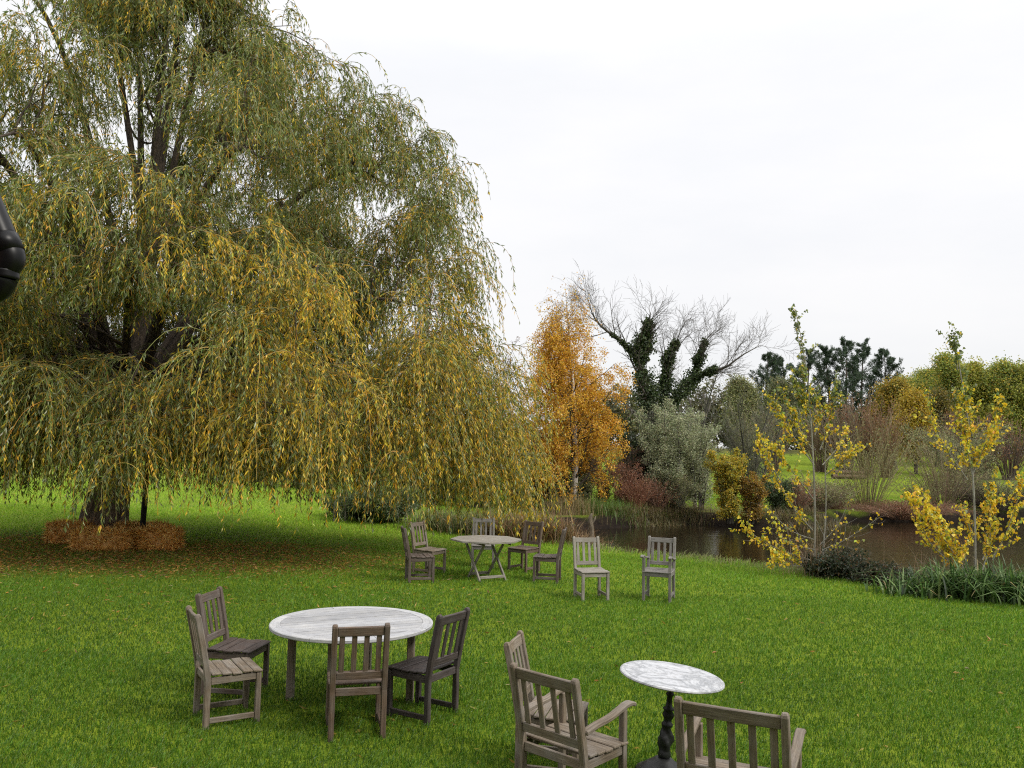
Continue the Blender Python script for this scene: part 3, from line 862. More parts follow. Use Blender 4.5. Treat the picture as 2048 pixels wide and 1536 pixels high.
    y1 = np.clip(yel[o1] + rg.normal(size=len(o1)) * .06 + (rg.uniform(size=len(o1)) < .09) * .45, 0, .9)
    B2, R2, o2 = spawn(B1, R1, 9, rg, .25, 1.0, (20, 75), (.01, .01), 3, .0, (0, 0, 0), .6, .005, .5, bylen=False)
    p0 = B2[:, 0]; d0 = norm(B2[:, 1] - B2[:, 0]); d0[:, 2] = np.abs(d0[:, 2]) * .4
    y2 = np.clip(y1[o2] + rg.normal(size=len(o2)) * .06, 0, .95)
    zmin = rg.uniform(.75, 1.45, len(p0)); zmin = np.where(p0[:, 0] > -2.2, rg.uniform(.35, .9, len(p0)), zmin)
    Ls = rg.uniform(.45, 1.0, len(p0)) * (.7 + 1.2 * rg.uniform(size=len(B1))[o2]) * np.interp(p0[:, 2], [2.5, 4, 6, 9, 15], [2.2, 1.8, 1.1, .9, .65])
    Ls = np.minimum(Ls, p0[:, 2] - zmin + .25)
    Ls = np.where((p0[:, 1] < 18.5) & (p0[:, 0] > -9.4) & (p0[:, 0] < -5.) & (p0[:, 2] > 4.6), np.minimum(Ls, np.maximum(.5, (p0[:, 2] - 4.4) * .8)), Ls)
    ok = Ls > .35
    p0, d0, y2, Ls = p0[ok], d0[ok], y2[ok], Ls[ok]
    ns_ = 11
    sway = rg.normal(size=(len(p0), 3)) * np.array([.5, .5, 0])
    q, d = p0, norm(d0 + np.array([0, 0, .1]))
    path = [q]
    for k in range(ns_ - 1):
        d = norm(d + np.array([0, 0, -.37]) + sway * .06 + rg.normal(size=d.shape) * .06)
        q = q + d * (Ls / (ns_ - 1))[:, None]
        path.append(q)
    H_ = np.stack(path, 1)
    tw = MB()
    tcol = palette([(.40, .26, .06), (.46, .24, .04), (.23, .20, .07), (.15, .155, .055)], [1.4, .8, 3, 3.4], len(H_), rg)
    tubes(tw, B1 - base, R1, 4, palette([(.16, .11, .05), (.30, .18, .06), (.10, .075, .045)], [3, 2, 3], len(B1), rg))
    tubes(tw, H_ - base, np.linspace(.0050, .0022, ns_)[None] * rg.uniform(.7, 1.4, (len(H_), 1)), 3, tcol)
    tw.build('twigs', M_TWIG, root)
    lf = MB()
    nl = 27
    pos, tan, oi, tt = pick(H_, nl, rg, .05, 1.)
    keep = rg.uniform(size=len(pos)) < np.clip(Ls[oi] / 1.45, .35, 1.)
    pos, tan, oi, tt = pos[keep], tan[keep], oi[keep], tt[keep]
    N = len(pos)
    isy = rg.uniform(size=N) < y2[oi]
    green = palette([(.125, .180, .028), (.195, .245, .042), (.30, .34, .18), (.072, .110, .018), (.27, .28, .036)], [3, 3, 2.4, 2, 1.5], N, rg)
    yell = palette([(.70, .45, .028), (.60, .44, .032), (.72, .38, .022), (.48, .43, .05)], [3, 3, 1.2, 2], N, rg)
    col = np.where(isy[:, None], yell, green)
    rnd = rg.normal(size=(N, 3)); rnd[:, 2] *= .5
    ld = norm(tan * .75 + norm(rnd) * .62 + np.array([0, 0, -.35]))
    leaves(lf, pos - base, ld, rg.uniform(.08, .14, N), rg.uniform(.018, .030, N), col, rg, .2)
    # some leaves on the branchlets themselves
    pos, tan, oi, tt = pick(B1, 12, rg, .2, 1.); N = len(pos)
    green = palette([(.105, .16, .030), (.165, .215, .042), (.27, .31, .16), (.23, .24, .04)], [3, 3, 2, 1.4], N, rg)
    leaves(lf, pos - base, norm(tan * .6 + rg.normal(size=(N, 3)) * .6), rg.uniform(.085, .13, N), rg.uniform(.015, .022, N), green, rg, .2)
    lf.build('foliage', M_LEAF, root)
    print('willow shoots', len(H_), 'leaves', lf.n // 4)
willow()

# ------------------------------------------------------------------ straw bales and the black post by the trunk
def straw_bale(label, x, y, yaw, L=1.1, W=.5, Hh=.44, seed=0, tone=1.0):
    rg = rng_of(300 + seed)
    root = empty('straw_bale', label, 'straw bale', (x, y, 0), R(yaw), 'straw bales round the willow trunk')
    # rounded lumpy body
    nx, ny, nz = 16, 8, 7
    mb_ = MB(); mb_.smooth = True
    def face(u, v, o, du, dv, nrm, a, b):
        U, Vv = np.meshgrid(np.linspace(-1, 1, a), np.linspace(-1, 1, b))
        P = o + U[..., None] * du + Vv[..., None] * dv
        e = np.maximum(np.abs(U), np.abs(Vv))
        lump = .03 * np.sin(P[..., 0] * 17 + seed) * np.sin(P[..., 1] * 13 + P[..., 2] * 15)
        P = P + nrm * (lump * (1 - e ** 4) - .06 * np.clip((e - .6) / .4, 0, 1) ** 2)[..., None]
        i_ = np.arange(a * b).reshape(b, a)
        F_ = np.stack([i_[:-1, :-1], i_[:-1, 1:], i_[1:, 1:], i_[1:, :-1]], -1).reshape(-1, 4)
        mb_.add(P.reshape(-1, 3), F_, np.array([.62, .31, .075]) * tone)
        return P
    h = Hh / 2
    c = np.array([0, 0, h])
    X, Y, Z = np.eye(3)
    specs = [(c + Z * h, X * L / 2, Y * W / 2, Z, nx, ny), (c - Y * W / 2, X * L / 2, Z * h, -Y, nx, nz), (c + Y * W / 2, -X * L / 2, Z * h, Y, nx, nz),
             (c + X * L / 2, Y * W / 2, Z * h, X, ny, nz), (c - X * L / 2, -Y * W / 2, Z * h, -X, ny, nz)]
    for o, du, dv, nr, a, b in specs: face(0, 0, o, du, dv, nr, a, b)
    mb_.build('body', M_STRAW, root)
    st = MB()
    for o, du, dv, nr, a, b in specs:
        area = 4 * np.linalg.norm(du) * np.linalg.norm(dv)
        N = int(area * 2300)
        u, v = rg.uniform(-1, 1, (2, N, 1))
        e = np.maximum(np.abs(u), np.abs(v))
        p = o + u * du + v * dv - nr * (.06 * np.clip((e - .6) / .4, 0, 1) ** 2 + .004)
        tdir = norm(rg.normal(size=(N, 3)) * np.array([.9, .6, .9]) + nr * .15)
        tdir = norm(tdir - nr * np.minimum((tdir * nr).sum(1, keepdims=True), 0) * 1.4)
        ln = rg.uniform(.05, .19, N)
        col = palette([(.82, .45, .11), (.72, .36, .07), (.85, .58, .22), (.34, .15, .03)], [3, 3, 2.4, 1.2], N, rg) * tone
        leaves(st, p, tdir, ln, rg.uniform(.008, .018, N), col, rg, .1)
    st.build('loose_straw', M_STRAW, root)
    return root
straw_bale('straw bale set apart at the far left of the willow trunk', -10.05, 19.1, -16, .88, .5, .46, 1)
straw_bale('longest straw bale lying across the front of the willow trunk', -8.76, 18.05, 6, 1.10, .5, .42, 2)
straw_bale('straw bale at the right end of the row in front of the willow', -7.68, 18.38, -9, .80, .5, .46, 3, 1.08)
straw_bale('straw bale mostly hidden behind the row, right of the willow trunk', -8.5, 19.4, 12, 1.1, .5, .44, 4, .95)

def black_post():
    b0 = at_y(283, 1085, 18.85); b0[2] = 0
    t0 = at_y(297, 900, 18.85)
    root = empty('black_post', 'slim black post leaning beside the willow trunk behind the bales', 'post', tuple(b0))
    mt = plain_mat('black_post_paint', (.0035, .0035, .004), .5, 0, 20, .3, .0, .2)
    d = (t0 - b0)
    mb_ = MB(); mb_.smooth = True
    P = np.array([d * q for q in np.linspace(-.03, 1.75, 6)])
    tubes(mb_, P[None], np.full((1, 6), .062), 14); mb_.build('shaft', mt, root)
    mb_ = MB(); mb_.smooth = True
    lathe(mb_, [(.10, -.03), (.11, .05), (.085, .10), (.066, .14)], 18); mb_.build('foot', mt, root)
    mb_ = MB(); mb_.smooth = True
    e = d * 1.75
    tubes(mb_, np.array([[e, e + d * .02, e + d * .04, e + d * .06]]), np.array([[.075, .08, .06, .02]]), 14); mb_.build('cap', mt, root)
black_post()

# ------------------------------------------------------------------ generic trees and shrubs
def g0(x, y): return float(terrain(np.array([x]), np.array([y]))[0])

def polyline_trunk(base, pts, r0, r1, n=12):
    return resample(np.array(pts, float) - base, n), np.linspace(r0, r1, n)

def birch():
    rg = rng_of(21)
    x, y = 2.55, 33.2; z = g0(x, y)
    base = np.array([x, y, z])
    root = empty('birch_tree', 'golden orange birch with a pale trunk on the far bank of the pond', 'tree', tuple(base))
    tp, trr = polyline_trunk(base, [(x, y, z - .1), (x + .06, y, z + 2), (x - .05, y, z + 4.5), (x - .25, y, z + 6.8), (x - .45, y, z + 8.9)], .14, .012, 14)
    mb_ = MB(); mb_.smooth = True
    tubes(mb_, tp[None], trr[None], 9); mb_.build('trunk', M_BIRCH, root)
    P0, R0 = tp[None], trr[None]
    B, RB, o = spawn(P0, R0, 78, rg, .09, .97, (38, 68), (1.0, 2.6), 8, .08, (0, 0, .03), .42, .006, .25, bylen=False)
    # lower boughs reach farther
    hB = B[:, 0, 2]
    sc = np.interp(hB, [.5, 2, 4.2, 6, 7.2, 9], [1.15, 1.35, 1.18, .85, .6, .35])[:, None, None]
    B = B[:, :1] + (B - B[:, :1]) * sc
    C, RC, oc = spawn(B, RB, 8, rg, .25, 1., (25, 65), (.5, 1.25), 8, .08, (0, 0, -.17), .5, .004, .4, bylen=False)
    D, RD, od = spawn(C, RC, 3, rg, .2, 1., (20, 50), (.3, .8), 6, .08, (0, 0, -.28), .6, .003, .5, bylen=False)
    br = MB(); br.smooth = True
    tubes(br, B, RB, 5, np.array([.9, .8, .7])); br.build('branches', M_GREYBARK, root)
    tw = MB(); tc_ = (.075, .042, .026)
    tubes(tw, C, RC, 3, tc_); tubes(tw, D, RD, 3, tc_); tw.build('twigs', M_TWIG, root)
    lf = MB()
    for Q, k in ((C, 18), (D, 34)):
        pos, tan, oi, tt = pick(Q, k, rg)
        hz = pos[:, 2]
        keep = rg.uniform(size=len(pos)) < np.interp(hz, [0, .8, 5.8, 6.8, 7.7, 8.6], [.6, 1., .95, .55, .16, .04])
        pos = pos[keep]; N = len(pos)
        col = palette([(.72, .40, .030), (.62, .32, .022), (.76, .48, .06), (.42, .20, .02), (.60, .42, .04)], [4, 3, 2.6, 1.3, 1.8], N, rg)
        leaves(lf, pos + rg.normal(size=(N, 3)) * .07, rg.normal(size=(N, 3)) + np.array([0, 0, -.8]), rg.uniform(.055, .085, N), rg.uniform(.04, .06, N), col, rg)
    lf.build('foliage', M_LEAF, root)
birch()

def ivy_tree():
    rg = rng_of(31)
    x, y = 6.55, 38.0; z = g0(x, y)
    base = np.array([x, y, z])
    root = empty('ivy_clad_tree', 'tall half bare tree wrapped in dark ivy on the far bank', 'tree', tuple(base))
    W = lambda u, v, dy=0: at_y(u, v, y + dy)
    main = [W(1318, 1000), W(1316, 900), W(1296, 800), W(1280, 720), W(1290, 680), W(1296, 650), W(1301, 625)]
    left = [W(1292, 770), W(1268, 710), W(1240, 680, -.5), W(1205, 655, -.8), W(1186, 630, -.8), W(1178, 605, -.8)]
    mid = [W(1316, 850, .5), W(1330, 780, .6), W(1335, 720, .7), W(1350, 690, .7), W(1362, 660, .7)]
    right = [W(1325, 860), W(1360, 780), W(1410, 745), W(1450, 735, -.6), W(1485, 710, -.8), W(1522, 690, -.8)]
    right2 = [W(1370, 790, 1), W(1392, 740, 1), W(1400, 710, 1), W(1412, 680, 1.2), W(1430, 660, 1.2)]
    low = [W(1310, 880, -1), W(1275, 830, -1.6), W(1262, 822, -2), W(1282, 850, -2.2), W(1284, 890, -2.3)]
    n = 12
    L = np.array([resample(q, n) for q in (main, left, mid, right, right2, low)]) - base
    L[0, 0, 2] = -.1
    LR = np.array([np.linspace(a, b, n) for a, b in ((.28, .02), (.12, .012), (.13, .014), (.11, .012), (.09, .012), (.06, .015))])
    tr = MB(); tr.smooth = True
    tubes(tr, L, LR, 8); tr.build('trunk', M_GREYBARK, root)
    B, RB, o = spawn(L, LR, 16, rg, .3, 1., (25, 60), (.7, 2.0), 8, .07, (.02, 0, .05), .4, .009, .3, bylen=False)
    C, RC, _ = spawn(B, RB, 6, rg, .2, 1., (25, 55), (.45, 1.1), 7, .08, (0, 0, .04), .5, .006, .4, bylen=False)
    D, RD, _ = spawn(C, RC, 4, rg, .2, 1., (25, 55), (.3, .7), 5, .08, (0, 0, .03), .6, .006, .5, bylen=False)
    br = MB(); br.smooth = True
    tubes(br, B, RB, 5); tubes(br, C, RC, 4); br.build('branches', M_GREYBARK, root)
    tw = MB(); tubes(tw, D, RD, 3, palette([(.045, .038, .028), (.065, .055, .04)], [1, 1], len(D), rg)); tw.build('twigs', M_TWIG, root)
    iv = MB()
    for i, (k, t1, rad) in enumerate(((19000, .86, .80), (1300, .50, .20), (7000, .8, .50), (4200, .50, .42), (3400, .72, .40), (500, .3, .2))):
        pos, tan, oi, tt = pick(L[i:i + 1], k, rg, .0, t1)
        wid = rad * (1.2 - tt / t1 * .85) * (.75 + .4 * np.sin(tt * 23 + i) + .3 * np.sin(tt * 51 + i))
        off = rg.normal(size=pos.shape); off = norm(off); off = off * (rg.uniform(0, 1, (len(pos), 1)) ** .6) * wid[:, None] * (1 + .45 * np.sin(off[:, :1] * 5 + tt[:, None] * 40) * np.sin(off[:, 2:] * 5 + tt[:, None] * 33))
        pos = pos + off
        N = len(pos)
        col = palette([(.040, .068, .020), (.068, .105, .030), (.13, .165, .06), (.022, .038, .013)], [3, 3, 1.5, 1.8], N, rg)
        leaves(iv, pos, norm(off) * .6 + rg.normal(size=(N, 3)) * .5 + np.array([0, 0, -.5]), rg.uniform(.08, .14, N), rg.uniform(.07, .12, N), col, rg)
    # ivy and holly thicket round the foot
    c = np.array([-.35, -.3, 1.5])
    N = 17000
    d = norm(rg.normal(size=(N, 3))) * (rg.uniform(0, 1, (N, 1)) ** .4)
    pos = c + d * np.array([1.45, 1.3, 1.9]) * (1 + .18 * np.sin(d[:, :1] * 9) + .14 * np.sin(d[:, 2:] * 11 + 1))
    pos = pos[pos[:, 2] > 0]; N = len(pos)
    col = palette([(.030, .048, .017), (.048, .074, .026), (.085, .11, .045)], [3, 3, 1], N, rg)
    leaves(iv, pos, rg.normal(size=(N, 3)) + np.array([0, 0, -.4]), rg.uniform(.09, .15, N), rg.uniform(.07, .12, N), col, rg)
    iv.build('ivy', M_LEAF, root)
ivy_tree()

def woody(name, label, cat, x, y, height, spread, seed, stems=1, leaf=None, nleaf=0, lsize=(.05, .08), lw=.6, bark=None, levels=3, k=(14, 7, 5), up=.06, twigc=(.08, .06, .045), r0=.1,
          group=None, t0=.25, ang=(30, 65), open_=False, rmin=.004, leafz=None, wob=.11, pend=0., lean=(0, 0), flat=1., z=None):
    """a tree or shrub: stems, two or three orders of branching, leaves on the outer orders"""
    rg = rng_of(seed)
    z = g0(x, y) if z is None else z
    root = empty(name, label, cat, (x, y, z), 0, group)
    n = 10
    St = []
    for i in range(stems):
        q = 2 * math.pi * (i + rg.uniform(-.4, .4)) / stems
        f = 0 if stems == 1 else spread * rg.uniform(.35, .95)
        hh = height * (rg.uniform(.72, 1.0) if stems > 1 else 1.)
        b = np.array([math.cos(q), math.sin(q) * flat, 0]) * min(.25, spread * .15) * (stems > 1)
        e = np.array([math.cos(q) * f + lean[0], math.sin(q) * f * flat + lean[1], hh * .96])
        m1 = b + (e - b) * .45 + np.array([0, 0, hh * .10]) - np.array([math.cos(q), math.sin(q), 0]) * f * .12 + rg.normal(size=3) * .04 * height * np.array([1, 1, 0])
        St.append(resample([b - (0, 0, .08), m1, e], n))
    L = np.array(St); LR = np.tile(np.linspace(r0, max(r0 * .12, rmin), n), (stems, 1))
    bk = bark or M_GREYBARK
    tr = MB(); tr.smooth = True; tubes(tr, L, LR, 6); tr.build('trunk' if stems == 1 else 'stems', bk, root)
    bl = (spread * (.55 if stems == 1 else .32), spread * (1.05 if stems == 1 else .6))
    B, RB, _ = spawn(L, LR, k[0], rg, t0, 1., ang, bl, 7, wob, (0, 0, up), .42, rmin * 1.6, .3, bylen=False)
    if stems == 1:
        tz = np.clip(B[:, 0, 2] / height, 0, 1); sc = np.interp(tz, [0, .35, .7, 1], [.9, 1., .8, .42])[:, None, None]
        B = B[:, :1] + (B - B[:, :1]) * sc
    C, RC, _ = spawn(B, RB, k[1], rg, .2, 1., (25, 60), (.25, .6), 6, wob, (0, 0, up * .6 - pend), .5, rmin * 1.2, .4, bylen=True)
    br = MB(); br.smooth = True
    tubes(br, B, RB, 4); br.build('branches', bk, root)
    tw = MB(); tubes(tw, C, RC, 3, palette([twigc], [1], len(C), rg))
    last = [C]
    if levels >= 3:
        D, RD, _ = spawn(C, RC, k[2], rg, .15, 1., (25, 60), (.3, .7), 5, wob, (0, 0, up * .4 - pend), .6, rmin, .5, bylen=True)
        tubes(tw, D, RD, 3, palette([twigc], [1], len(D), rg)); last.append(D)
    tw.build('twigs', M_TWIG, root)
    if nleaf and leaf:
        lf = MB()
        cols, wts = leaf
        tot = sum(len(q) for q in last)
        for Q in last:
            m_ = max(1, int(round(nleaf * (1.4 if Q is last[-1] else .6) / len(Q) / len(last))))
            pos, tan, oi, tt = pick(Q, m_, rg)
            pos = pos + rg.normal(size=pos.shape) * lsize[1] * (1.7 if name == 'woodland_tree' else .7)
            if leafz is not None:
                keep = rg.uniform(size=len(pos)) < np.interp(pos[:, 2] / height, leafz[0], leafz[1]); pos, tan = pos[keep], tan[keep]
            ok = pos[:, 2] > .03; pos, tan = pos[ok], tan[ok]
            N = len(pos)
            l_ = rg.uniform(lsize[0], lsize[1], N)
            leaves(lf, pos, tan * .5 + rg.normal(size=(N, 3)) * .8 + np.array([0, 0, -.25]), l_, l_ * lw, palette(cols, wts, N, rg), rg)
        lf.build('foliage', M_LEAF, root)
    return root

GREYG = ([(0.346, 0.382, 0.210), (0.528, 0.546, 0.346), (0.218, 0.255, 0.119)], [3, 2.6, 1.6])
DEFER = []
YELG = ([(.52, .40, .03), (.38, .36, .045), (.58, .38, .03), (.20, .22, .045)], [3, 2.6, 1.6, 1.8])
DARKG = ([(0.073, 0.114, 0.038), (0.130, 0.179, 0.065), (0.042, 0.068, 0.026)], [3, 2, 2])
PINE = ([(.045, .080, .042), (.078, .120, .062), (.028, .05, .026)], [3, 2, 1.5])
RUST = ([(0.264, 0.127, 0.068), (0.187, 0.094, 0.055), (0.330, 0.187, 0.094)], [3, 2, 1])
MIX = ([(0.246, 0.302, 0.056), (0.434, 0.424, 0.068), (0.151, 0.208, 0.046), (0.621, 0.452, 0.066)], [3, 2.4, 2, 1])
OLIVE = ([(0.234, 0.250, 0.094), (0.328, 0.312, 0.133), (0.140, 0.156, 0.062)], [3, 2.2, 1.8])

# far bank, left to right
woody('bare_tree', 'thin bare tree with brown twigs just left of the orange birch', 'tree', .35, 35.5, 7.6, 1.9, 41, 3, ([(.22, .11, .05), (.16, .08, .04)], [1, 1]), 1500, (.05, .07), .6, twigc=(.13, .085, .06), k=(13, 7, 4), r0=.06, rmin=.005)
woody('bare_tree', 'bare brown tree half hidden by the right edge of the willow', 'tree', -1.3, 38, 7.4, 2.2, 42, 3, ([(.20, .11, .05)], [1]), 900, (.05, .07), .6, twigc=(.12, .085, .065), k=(12, 7, 4), r0=.06, rmin=.005)
woody('bare_tree', 'wide bare tree standing behind the ivy clad tree', 'tree', 9.7, 43.5, 8.2, 3.0, 43, 4, twigc=(.12, .108, .088), k=(13, 8, 5), r0=.11, rmin=.006, t0=.3)
woody('bare_tree', 'low bare tree with grey-green lichen twigs right of the ivy clad tree', 'tree', 12.6, 43, 5.0, 3.0, 44, 6, ([(.13, .14, .08), (.10, .105, .06)], [1, 1]), 6000, (.05, .09), .5, twigc=(.105, .10, .07), k=(14, 8, 5), r0=.09, rmin=.006, t0=.15)
woody('sallow_bush', 'tall grey-green sallow bush on the far bank in front of the ivy', 'shrub', 6.7, 35.3, 4.5, 1.5, 45, 10, GREYG, 24000, (.06, .11), .34, twigc=(.12, .10, .07), k=(15, 7, 5), r0=.05, t0=.1)
woody('sallow_bush', 'smaller grey-green sallow bush next to the yellow bush', 'shrub', 8.1, 35.6, 4.1, 1.1, 46, 8, GREYG, 14000, (.06, .10), .33, twigc=(.12, .10, .07), k=(14, 7, 5), r0=.045, t0=.1)
woody('yellow_bush', 'rounded yellow and orange bush overhanging the far water edge', 'shrub', 8.75, 33.0, 2.7, .80, 47, 9, YELG, 20000, (.055, .085), .7, twigc=(.10, .07, .04), k=(13, 7, 5), r0=.03, t0=.08, z=-.3)
woody('yellow_bush', 'small orange-yellow bush low at the right of the rounded one', 'shrub', 9.55, 32.9, 2.0, .65, 48, 8, ([(.36, .21, .025), (.28, .16, .025), (.20, .17, .03)], [3, 2, 2]), 8000, (.05, .08), .7, twigc=(.10, .07, .04), k=(12, 7, 4), r0=.025, t0=.08, z=-.3)
woody('dark_shrub', 'dark green low shrub right of the yellow bush on the bank', 'shrub', 11.2, 34.6, 1.3, .8, 49, 8, DARKG, 8000, (.06, .1), .6, k=(12, 7, 4), r0=.03, t0=.08)
for i, (x, y, h, s_, lab) in enumerate([(3.9, 35.0, 2.3, .9, 'reddish twiggy shrub right below the birch foliage'), (4.75, 34.6, 1.9, .8, 'rust red leafless shrub left of the grey-green sallow'), (5.3, 36.6, 2.6, 1.0, 'tall purplish brown thicket under the ivy clad tree'), (7.0, 34.6, 1.5, .8, 'low grey twiggy shrub at the foot of the sallow bushes')]):
    woody('twiggy_shrub', lab, 'shrub', x, y, h, s_, 60 + i, 14, RUST if i != 3 else OLIVE, 1800, (.04, .07), .5, twigc=[(.21, .11, .07), (.25, .10, .06), (.17, .12, .10), (.17, .155, .11)][i], k=(10, 6, 4), r0=.02, t0=.1, up=.12)
for i, (x, y, h, s_, pal, lab, nl_) in enumerate([
        (-3.2, 34.5, 2.6, 1.5, OLIVE, 'olive bush behind the reeds, leftmost on the far side', 9000), (-1.2, 33.5, 2.2, 1.4, DARKG, 'dark green bush behind the reeds under the bare trees', 10000),
        (.6, 34.2, 2.9, 1.5, RUST, 'brown leafless bush left of the birch trunk', 5000), (1.5, 35.6, 3.2, 1.6, DARKG, 'tall dark evergreen bush directly behind the birch', 13000),
        (3.2, 36.4, 3.6, 1.6, DARKG, 'dark evergreen bush between the birch and the ivy', 14000), (2.4, 33.6, 1.3, 1.2, OLIVE, 'low olive scrub round the birch foot', 6000),
        (7.6, 37.5, 3.4, 1.8, OLIVE, 'olive thicket behind the rounded yellow bush', 9000), (9.3, 41.5, 2.8, 1.6, OLIVE, 'brownish scrub on the field edge behind the yellow bush', 7000)]):
    woody('bank_bush', lab, 'shrub', x, y, h, s_ * .8, 340 + i, 10, pal, nl_, (.06, .11), .6, k=(13, 7, 5), r0=.035, t0=.06, rmin=.005, twigc=(.085, .065, .05))
def fan(name, label, cat, x, y, height, spread, seed, n, col, group=None, droop=.02, z=None, leaf=None, nleaf=0, lsize=(.05, .08), r=.012, sub=True, flat=.7):
    """many thin stems fanning from one stool"""
    rg = rng_of(seed); z = g0(x, y) if z is None else z
    root = empty(name, label, cat, (x, y, z), 0, group)
    q = rg.uniform(0, 2 * math.pi, n); f = spread * np.sqrt(rg.uniform(0, 1, n)); h = height * rg.uniform(.55, 1., n) * (1 - .25 * (f / spread) ** 2)
    b = np.stack([np.cos(q) * f * .22, np.sin(q) * f * .22 * flat, np.full(n, -.05)], -1)
    e = np.stack([np.cos(q) * f, np.sin(q) * f * flat, h], -1)
    pts = []
    w = rg.normal(size=(n, 3)) * .05 * height
    for t_ in np.linspace(0, 1, 7):
        pts.append(b + (e - b) * np.array([1, 1, 0]) * t_ ** 1.35 + np.array([0, 0, 1]) * (e - b)[:, 2:] * (t_ * (1 + droop * 8) - droop * 8 * t_ * t_) + w * t_ * (1 - t_) * 2)
    P = np.stack(pts, 1); Rr = np.linspace(r, r * .3, 7)[None] * rg.uniform(.6, 1.3, (n, 1))
    mb_ = MB(); tubes(mb_, P, Rr, 4, palette([col], [1], n, rg)); mb_.build('stems', M_TWIG, root)
    if sub:
        C, RC, _ = spawn(P, Rr, 5, rg, .35, 1., (12, 35), (.15, .4), 5, .06, (0, 0, .05), .6, r * .35, .4)
        mb_ = MB(); tubes(mb_, C, RC, 3, palette([col], [1], len(C), rg)); mb_.build('twigs', M_TWIG, root)
        if leaf and nleaf:
            pos, tan, oi, tt = pick(C, max(1, nleaf // len(C)), rg); N = len(pos)
            lf = MB(); l_ = rg.uniform(lsize[0], lsize[1], N)
            leaves(lf, pos + rg.normal(size=pos.shape) * .04, tan + rg.normal(size=(N, 3)) * .7, l_, l_ * .6, palette(leaf[0], leaf[1], N, rg), rg); lf.build('foliage', M_LEAF, root)
    return root
fan('coppiced_willow', 'coppiced willow fan of thin olive stems on the far bank between the two saplings', 'shrub', 16.6, 38.6, 4.3, 2.5, 71, 100, (.21, .185, .08), leaf=OLIVE, nleaf=2200, r=.014)
fan('coppiced_willow', 'brown coppice of upright stems at the right of the far bank', 'shrub', 20.6, 39.6, 3.8, 2.2, 72, 100, (.21, .155, .09), leaf=OLIVE, nleaf=3000, r=.016)
fan('bramble_bank', 'tangled brown bramble mound at the water line of the far bank', 'shrub', 18.0, 38.1, .8, 3.2, 73, 420, (.19, .11, .065), droop=.07, leaf=RUST, nleaf=5000, r=.010)
fan('bramble_bank', 'dark tangled bramble bank at the right edge of the photo', 'shrub', 24.0, 41.0, 1.8, 3.6, 74, 360, (.12, .095, .07), droop=.06, leaf=OLIVE, nleaf=5000, r=.012)
fan('bramble_bank', 'small brown bramble tangle right of the dark green shrub', 'shrub', 13.4, 36.4, 1.3, 1.7, 75, 240, (.17, .12, .08), droop=.06, leaf=OLIVE, nleaf=4000, r=.010)
woody('hedge_shrub', 'dark twiggy shrub on the far right bank beneath the distant wood', 'shrub', 24.5, 45, 4.2, 2.6, 76, 9, OLIVE, 9000, (.07, .11), .5, twigc=(.075, .058, .048), k=(13, 7, 5), r0=.05, rmin=.006)
woody('hedge_shrub', 'brown leafless shrub right of the coppiced willow', 'shrub', 27.5, 50, 4.6, 2.8, 77, 9, RUST, 5000, (.07, .11), .5, twigc=(.09, .062, .05), k=(13, 7, 5), r0=.05, rmin=.007)

for i, (x, y, h, s_, n_, c_, lab) in enumerate([
        (11.9, 34.6, 1.5, 1.1, 120, (.20, .13, .09), 'thin brown stems on the far bank behind the left sapling trunks'), (13.6, 37.4, 1.7, 1.3, 120, (.17, .14, .08), 'olive stems on the far bank right of the left sapling'),
        (15.0, 38.2, 1.4, 1.2, 120, (.21, .13, .08), 'low brown stems at the foot of the olive coppice, left side'), (19.3, 39.0, 1.7, 1.4, 130, (.19, .14, .08), 'brown stems on the far bank between the two coppices'),
        (22.4, 41.0, 2.0, 1.6, 130, (.16, .12, .08), 'dull stems on the far bank behind the right sapling'), (5.1, 33.9, 1.6, .9, 120, (.26, .12, .07), 'rust red stems at the far water edge below the ivy'),
        (6.1, 34.4, 1.4, .9, 110, (.22, .13, .09), 'brown red stems at the far water edge below the sallow')]):
    fan('twiggy_shrub', lab, 'shrub', x, y, h, s_, 380 + i, n_, c_, leaf=RUST if i in (0, 5, 6) else OLIVE, nleaf=1800, r=.009, droop=.03)
BROWNG = ([(.17, .14, .06), (.12, .13, .04), (.22, .15, .07), (.09, .075, .035)], [2, 2, 2, 1])
for i, (x, y, lab) in enumerate([(4.6, 32.7, 'overhanging brown grass at the far water edge, first right of the green tuft'), (5.9, 33.5, 'overhanging brown grass at the far water edge below the rust red stems'),
        (7.2, 34.3, 'overhanging brown grass at the far water edge left of the yellow bush'), (11.2, 33.0, 'overhanging brown grass at the far water edge right of the yellow bush'), (12.9, 34.6, 'overhanging brown grass at the far water edge behind the left sapling')]):
    p_z = g0(x, y)
    DEFER.append((lab, x, y, 420 + i))
